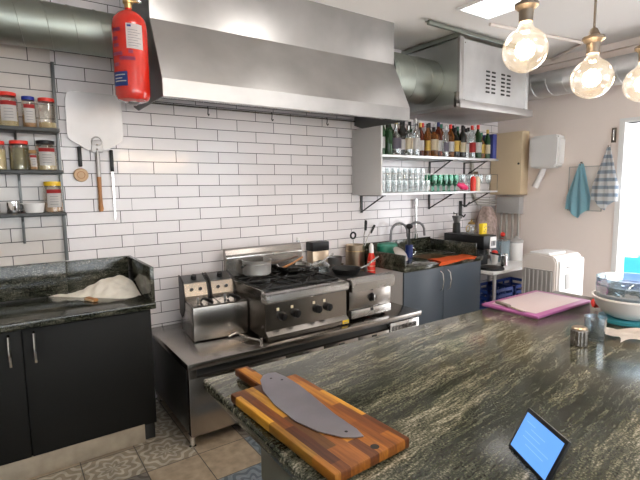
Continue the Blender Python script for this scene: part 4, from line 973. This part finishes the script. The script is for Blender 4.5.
# ------------------------------------------------------------------ air conditioner
t = thing('air_cooler', 'white portable air cooler with grey louvres', 'air conditioner', (3.22, -.97, 0), .0)
B().prism([(0, .05), (0, .86), (-.02, .90), (-.16, .925), (-.30, .905), (-.325, .86), (-.325, .05)], .0, .46, bev=.012).build('housing', 'offwhite', t)
B().prism([(-.326, .05), (-.326, .87), (-.337, .85), (-.337, .06)], .04, .47, bev=.003).build('side_panel', 'white', t, smooth=False)
B().box(-.012, .003, -.30, -.025, .30, .78, .004).build('front_recess', 'darkgrille', t)
for k in range(7): B().box(-.022, -.010, -.294+k*.0405, -.282+k*.0405, .31, .77, .002).build('louvre', 'grey', t)
B().box(.02, .30, -.25, -.06, .908, .93, .006).build('top_panel', 'white', t)
B().box(.14, .30, -.3405, -.337, .60, .74, .002).build('side_grille', 'grey', t)
B().box(.15, .29, -.3425, -.3403, .79, .81, .001).build('badge', 'grey', t)
for x in (.06, .40):
    for y in (-.28, -.05): B().sphere((x, y, .025), .025, (1, 1, 1), 12).build('castor', 'black', t)

# ------------------------------------------------------------------ right wall items
t = thing('paper_dispenser', 'white paper towel dispenser on the right wall with paper hanging out', 'dispenser', (4.198, -.655, 1.715))
B().prism([(-.165, .03), (-.17, .32), (-.14, .35), (.14, .35), (.17, .32), (.165, .03), (.12, .0), (-.12, .0)], -.14, 0, bev=.02).build('housing', 'white', t)
B().tube([(-.08, .02, .0), (-.09, .06, -.11), (-.10, .10, -.20)], [.03, .032, .034], 12).build('paper', 'label', t)
t = thing('whiteboard', 'thin-framed white board on the right wall behind the teal towel', 'board', (4.198, -1.045, 1.27))
B().box(-.012, 0, -.165, .165, 0, .45, .003).build('panel', 'offwhite', t)
B().box(-.016, -.011, -.17, .17, .446, .454).box(-.016, -.011, -.17, .17, -.004, .004).box(-.016, -.011, -.17, -.162, 0, .45).box(-.016, -.011, .162, .17, 0, .45).build('frame', 'grey', t)
def towel(name, label, y, z, w0, w1, H, m, lean=0.):
    t = thing(name, label, 'towel', (4.165, y, z), 0)
    def f(u, v):
        w_ = w0+(w1-w0)*min(1, v*1.4)
        end = H*(1-.12*abs(2*u-1)) if True else H
        return Vector((-.018*math.sin(u*17+v*2)*(.4+.6*v)-.03*v, (u-.5)*w_+lean*v, -v*end+.02*math.sin(u*9)*v))
    B().grid(34, 26, f, .004).build('cloth', m, t)
    B().box(.003, .03, -.012, .012, -.01, .02, .003).tube([(.01, 0, .0), (-.02, 0, -.02), (-.025, 0, .0)], .003, 6).build('hook', 'chrome', t)
towel('hand_towel', 'pale teal towel hanging on the right wall', -1.005, 1.75, .05, .25, .54, 'teal')
towel('striped_towel', 'blue and white striped towel hanging beside the door opening', -1.255, 1.90, .03, .25, .60, 'stripe')
t = thing('wall_latch', 'small metal latch on the wall above the striped towel', 'latch', (4.197, -1.285, 1.94))
B().box(-.01, 0, -.02, .02, 0, .14, .002).build('plate', 'socket', t)
B().cyl((-.016, 0, .02), (-.016, 0, .12), .007).build('pin', 'steel', t)

# ------------------------------------------------------------------ island
t = thing('kitchen_island', 'large island with veined green-grey granite top', 'island', (-.22, -1.912, 0), -.012)
B().box(0, 2.22, -1.75, 0, .862, .90, .009, seg=3).build('granite_top', 'granite', t)
B().box(.135, 2.12, -1.5, -.155, .0, .861, .002).build('base', mat('greenish_grey_panel', (.10, .105, .085), .35), t)
B().box(.16, 2.1, -.165, -.156, .0, .08, .001).build('plinth', 'blackm', t)
IZ = .9005
t = thing('cutting_board', 'butcher-block wooden cutting board with a stub handle', 'cutting board', (-.087, -2.378, IZ), .046)
bb = B().box(-.117, .121, -.25, .25, .003, .030, .005)
bb.build('board_body', 'board', t)
B().box(-.02, .03, .24, .415, .004, .029, .006).build('handle', 'board', t)
B().lathe([(.011, .0302), (.0, .0306)], (.025, -.225, 0), 18).build('hole', 'boardedge', t)
tag(B().prism([(-.055, -2.075), (-.032, -2.085), (-.022, -2.14), (-.020, -2.214), (-.030, -2.324), (-.040, -2.43), (-.040, -2.52), (-.047, -2.556), (-.070, -2.548), (-.091, -2.532), (-.126, -2.474), (-.146, -2.395), (-.146, -2.285), (-.130, -2.184), (-.10, -2.108), (-.077, -2.083)], IZ+.0315, IZ+.0345, 'Z', .0005).build('rocker_blade', 'blade', smooth=False), 'handleless curved steel rocker blade lying on the wooden board', 'blade')
for x, y in ((-.068, -2.12), (-.045, -2.15), (-.07, -2.515)):
    o = B().lathe([(.0045, 0), (0, .0004)], (x, y, IZ+.0347), 12).build('rivet_hole', 'black'); o.parent = bpy.data.objects['rocker_blade']
t = thing('cutting_board', 'mauve plastic cutting board with a floury white top', 'cutting board', (1.588, -2.055, IZ), 0)
B().box(-.262, .262, -.158, .158, .0, .016, .006).build('board_body', 'pink', t)
B().box(-.225, .225, -.125, .125, .0161, .0172, .0003).build('flour_layer', 'pinktop', t)
t = thing('kitchen_knife', 'small knife with dark grey handle on the mauve board', 'knife', (1.373, -1.998, IZ+.018), -1.86)
B().box(-.055, .045, -.011, .011, .0, .014, .005).build('handle', 'knifeh', t)
B().prism([(.044, -.010), (.14, -.006), (.165, .004), (.044, .010)], .003, .0045, 'Z').build('blade', 'chrome', t, smooth=False)
t = thing('ribbed_shaker', 'short ribbed steel shaker with a brown lid on the island', 'shaker', (1.125, -2.50, IZ), 0)
prof = []
bsh = B()
n = 36; rings = []
for z in (0, .004, .062, .066):
    rings.append([bsh.bm.verts.new(((.031 if z in (.004, .062) else .029)*(1+.03*math.cos(k*18*2*PI/n))*math.cos(2*PI*k/n), (.031 if z in (.004, .062) else .029)*(1+.03*math.cos(k*18*2*PI/n))*math.sin(2*PI*k/n), z)) for k in range(n)])
for a, b_ in zip(rings, rings[1:]):
    for k in range(n): bsh.bm.faces.new((a[k], a[(k+1) % n], b_[(k+1) % n], b_[k]))
bsh.bm.faces.new(rings[0][::-1]); bsh.bm.faces.new(rings[-1])
bsh.build('shaker_body', 'steel_d', t, smooth=False)
B().lathe([(.029, .0665), (.029, .072), (.024, .076), (0, .077)], seg=24).build('lid', 'copper', t)
t = thing('glass_tumbler', 'clear ribbed glass behind the ribbed steel shaker', 'glass', (1.245, -2.505, IZ), 0)
B().lathe([(0, 0), (.034, 0), (.036, .006), (.042, .098), (.039, .098), (.033, .010), (0, .008)], seg=30).build('glass', 'glassb', t)
B().lathe([(0, .010), (.032, .010), (.034, .04), (0, .04)], seg=24).build('contents', 'steel_d', t)
bcx, bcy = 1.635, -2.475
t = thing('teal_lid', 'teal round lid lying under the white mixing bowl', 'lid', (bcx-.0, bcy-.0, IZ), 0)
B().lathe([(0, 0), (.112, 0), (.12, .006), (.12, .018), (.11, .022), (0, .022)], seg=44).build('lid_body', 'teallid', t)
t = thing('mixing_bowl', 'large white mixing bowl at the right frame edge', 'bowl', (bcx, bcy, IZ+.0225), 0)
B().lathe([(0, 0), (.07, 0), (.10, .014), (.133, .050), (.149, .088), (.153, .091), (.153, .098), (.144, .098), (.128, .054), (.096, .020), (0, .006)], seg=56).build('bowl_body', 'white', t)
for k in range(2):
    t = thing('glass_bowl', ['clear glass bowl resting inside the white mixing bowl', 'upper clear glass bowl, topmost of the bowl stack'][k], 'bowl', (bcx, bcy, IZ+.055+k*.035), 0, 'glass bowls in the stack')
    bsh = B(); n = 60; rings = []
    pr = [(0.001, 0), (.07, 0), (.112, .03), (.132, .07), (.138, .118), (.133, .118), (.127, .07), (.107, .033), (.067, .006), (.001, .006)]
    for j, (r, z) in enumerate(pr):
        rings.append([bsh.bm.verts.new((r*(1+(.022 if 1 < j < 4 else 0)*math.cos(k2*PI/1.5))*math.cos(2*PI*k2/n), r*(1+(.022 if 1 < j < 4 else 0)*math.cos(k2*PI/1.5))*math.sin(2*PI*k2/n), z)) for k2 in range(n)])
    for a, b_ in zip(rings, rings[1:]):
        for k2 in range(n): bsh.bm.faces.new((a[k2], a[(k2+1) % n], b_[(k2+1) % n], b_[k2]))
    bsh.build('bowl_body', 'glassb', t)
def tc_(u, v):
    a = u-.5; b2 = v-.5
    return Vector((a*.34+.02*math.sin(v*7), b2*.14+.012*math.sin(u*11), .006+.010*abs(math.sin(u*9+v*4))+.006*math.sin(v*8)**2))
tag(B().grid(40, 20, tc_, .003).build('tea_towel', 'cloth', loc=(1.44, -2.62, IZ+.002), rot=(0, 0, -.52)), 'crumpled white cloth in front of the bowls', 'cloth')
t = thing('red_packet', 'red and white crumpled packet behind the bowl stack', 'packet', (1.76, -2.28, IZ+.001), .4)
def rp(u, v):
    a = 2*PI*v; k = math.sin(PI*(.06+.88*u))**.6
    return Vector(((u-.5)*.07+.008*math.sin(v*20), .022*k*math.cos(a)*(1+.2*math.sin(u*19)), .028+.028*k*math.sin(a)))
B().grid(14, 16, rp).build('packet_body', 'redlid', t)
B().box(-.05, -.02, -.032, -.02, .01, .04, .004).build('packet_label', 'label', t)
# tablet
dx, dyv = (-.4763, -.8793)
t = thing('tablet', 'small black tablet with a lit blue screen propped on the island', 'tablet', (.2484, -2.7548, IZ+.001), math.atan2(dyv, dx))
tb = Euler((PI-1.0966-PI/2+PI/2, 0, 0))
# local frame: x along the lower edge, the body leans away from the camera (+y local), screen faces -y/up
def tilt(b_): 
    bmesh.ops.rotate(b_.bm, verts=b_.bm.verts[:], cent=(0, 0, 0), matrix=Matrix.Rotation(1.0966, 3, 'X')); return b_
tilt(B().box(0, .156, 0, .110, -.009, 0, .003)).build('tablet_body', 'black', t)
sc_ = tilt(B().box(.008, .148, .009, .100, .0002, .0008)).build('screen', 'screen', t, smooth=False)
sb_ = B()
for yy, x0_, x1_ in ((.082, .02, .055), (.072, .045, .10), (.060, .03, .09), (.048, .03, .13), (.036, .05, .12)): sb_.box(x0_, x1_, yy, yy+.0015, .0009, .0011)
tilt(sb_).build('text_lines', 'screenbar', sc_, smooth=False)
tilt(B().box(.02, .136, -.004, .02, -.03, -.009, .003)).build('rear_stand', 'black', t)

# ------------------------------------------------------------------ person outside, seated
def person():
    j = {'pelvis': (0, 0, .50), 'waist': (.0, .03, .68), 'chest': (-.0, .06, .88), 'neck0': (0, .04, 1.03), 
         'shl': (-.17, .04, .98), 'shr': (.17, .04, .98), 'ell': (-.22, .02, .72), 'elr': (.22, .02, .72), 'wrl': (-.12, .24, .62), 'wrr': (.12, .24, .62),
         'hpl': (-.10, .02, .48), 'hpr': (.10, .02, .48), 'knl': (-.13, .45, .50), 'knr': (.13, .45, .50), 'anl': (-.13, .42, .09), 'anr': (.13, .42, .09), 'tol': (-.14, .56, .04), 'tor': (.14, .56, .04)}
    def skin(nm, pts, edges, rad, m, par):
        me = bpy.data.meshes.new(nm); ks = list(pts)
        me.from_pydata([pts[k] for k in ks], [(ks.index(a), ks.index(b)) for a, b in edges], [])
        o = bpy.data.objects.new(nm, me); C.objects.link(o); o.parent = par
        md = o.modifiers.new('skin', 'SKIN'); 
        if not me.skin_vertices: me.attributes.new
        for i, k in enumerate(ks):
            r = rad[k]; me.skin_vertices[0].data[i].radius = r if isinstance(r, tuple) else (r, r)
        me.skin_vertices[0].data[0].use_root = True
        s2 = o.modifiers.new('sub', 'SUBSURF'); s2.levels = 2; s2.render_levels = 2
        me.materials.append(M[m]); return o
    t = thing('person', 'person in a blue shirt sitting outside the door, seen from behind', 'person', (5.02, -1.20, -.31), -.75)
    bpts = dict(j); bpts['head0'] = (0, .05, 1.10)
    E_ = [('pelvis', 'waist'), ('waist', 'chest'), ('chest', 'neck0'), ('neck0', 'head0'), ('chest', 'shl'), ('chest', 'shr'), ('shl', 'ell'), ('shr', 'elr'), ('ell', 'wrl'), ('elr', 'wrr'), ('pelvis', 'hpl'), ('pelvis', 'hpr'), ('hpl', 'knl'), ('hpr', 'knr'), ('knl', 'anl'), ('knr', 'anr'), ('anl', 'tol'), ('anr', 'tor')]
    R_ = {'pelvis': (.14, .11), 'waist': (.13, .10), 'chest': (.15, .11), 'neck0': .06, 'head0': .055, 'shl': .065, 'shr': .065, 'ell': .042, 'elr': .042, 'wrl': .028, 'wrr': .028, 'hpl': .085, 'hpr': .085, 'knl': .06, 'knr': .06, 'anl': .038, 'anr': .038, 'tol': .035, 'tor': .035}
    body = skin('body', bpts, E_, R_, 'skin', t)
    for s_ in (-1, 1):
        for q in range(4): pass
    sh = {k: bpts[k] for k in ('pelvis', 'waist', 'chest', 'shl', 'shr', 'ell', 'elr', 'neck0')}
    skin('shirt', sh, [e for e in E_ if e[0] in sh and e[1] in sh], {'pelvis': (.155, .125), 'waist': (.15, .12), 'chest': (.17, .13), 'neck0': .07, 'shl': .08, 'shr': .08, 'ell': .058, 'elr': .058}, 'blueshirt', t)
    tr = {k: bpts[k] for k in ('pelvis', 'hpl', 'hpr', 'knl', 'knr', 'anl', 'anr')}
    skin('trousers', tr, [e for e in E_ if e[0] in tr and e[1] in tr], {'pelvis': (.15, .12), 'hpl': .1, 'hpr': .1, 'knl': .075, 'knr': .075, 'anl': .055, 'anr': .055}, 'denim', t)
    hd = B().sphere((0, .06, 1.235), .1, (.80, 1.0, 1.2), 28)
    hd.sphere((0, .155, 1.225), .018, (.7, 1, 1.2), 10)
    for s_ in (-1, 1): hd.sphere((s_*.082, .055, 1.225), .026, (.4, .8, 1.2), 10)
    hd.build('head', 'skin', t)
    for s_ in (-1, 1): B().sphere((s_*.03, .148, 1.25), .010, (1, .6, .7), 10).build('eye', 'label', t)
    B().sphere((0, .150, 1.175), .02, (1, .3, .3), 10).build('mouth', 'redprint', t)
    hb_ = B()
    for s_, k in ((-1, 'wrl'), (1, 'wrr')):
        wx, wy, wz = j[k]
        hb_.sphere((wx*.9, wy+.05, wz-.005), .04, (.9, 1.1, .5), 12)
        for f_ in range(4):
            ox = wx*.9+(f_-1.5)*.018; ln = [.055, .068, .072, .06][f_]
            hb_.tube([(ox, wy+.08, wz), (ox, wy+.08+ln*.6, wz-.006), (ox, wy+.08+ln, wz-.022)], [.009, .0085, .007], 8)
        hb_.tube([(wx*.9-s_*.03, wy+.03, wz), (wx*.9-s_*.055, wy+.065, wz-.005), (wx*.9-s_*.058, wy+.09, wz-.01)], [.011, .010, .008], 8)
    hb_.build('hands', 'skin', t)
    s_ = thing('stool', 'simple stool under the seated person outside', 'stool', (5.02, -1.20, -.31), -.75)
    B().box(-.2, .2, -.18, .2, .33, .36, .01).build('seat', 'wood', s_)
    for x in (-.16, .16):
        for y in (-.14, .16): B().cyl((x, y, 0), (x, y, .33), .018).build('leg', 'wood', s_)
person()
# café table with dishes outside is not visible; a bright facade closes the street
tag(B().box(12.6, 13, -8, 5, -.25, 6, 0).build('facade', 'facade'), 'pale building facade across the street', 'building')

# ------------------------------------------------------------------ world and lights
wd = bpy.data.worlds.new('sky'); S.world = wd; wd.use_nodes = True
bg = wd.node_tree.nodes['Background']; bg.inputs['Color'].default_value = (.95, .96, 1, 1); bg.inputs['Strength'].default_value = 4.6
sn = bpy.data.lights.new('sun', 'SUN'); sn.energy = 5; sn.angle = .02; sn.color = (1, .97, .92)
so = bpy.data.objects.new('sun', sn); C.objects.link(so); so.rotation_euler = (math.radians(38), math.radians(-22), math.radians(0))

# ------------------------------------------------------------------ camera
yaw, pitch, roll, fpx = -0.603875, -0.115312, -0.012580, 455.628
cp, sp_ = math.cos(pitch), math.sin(pitch); cy, sy = math.cos(yaw), math.sin(yaw)
fw = Vector((-sy*cp, cy*cp, sp_)); rt = Vector((cy, sy, 0)); up = rt.cross(fw)
r2 = rt*math.cos(roll)+up*math.sin(roll); u2 = -rt*math.sin(roll)+up*math.cos(roll)
cam = bpy.data.cameras.new('camera'); co = bpy.data.objects.new('camera', cam); C.objects.link(co)
cam.sensor_width = 36; cam.lens = fpx*36/640; cam.clip_start = .02
mtx = Matrix((r2, u2, -fw)).transposed().to_4x4(); mtx.translation = Vector((-.73148, -3.368858, 1.543638)); co.matrix_world = mtx
S.camera = co
vs = S.view_settings; vs.view_transform = 'Standard'; vs.look = 'None'; vs.gamma = 1; vs.exposure = .85; vs.use_curve_mapping = False
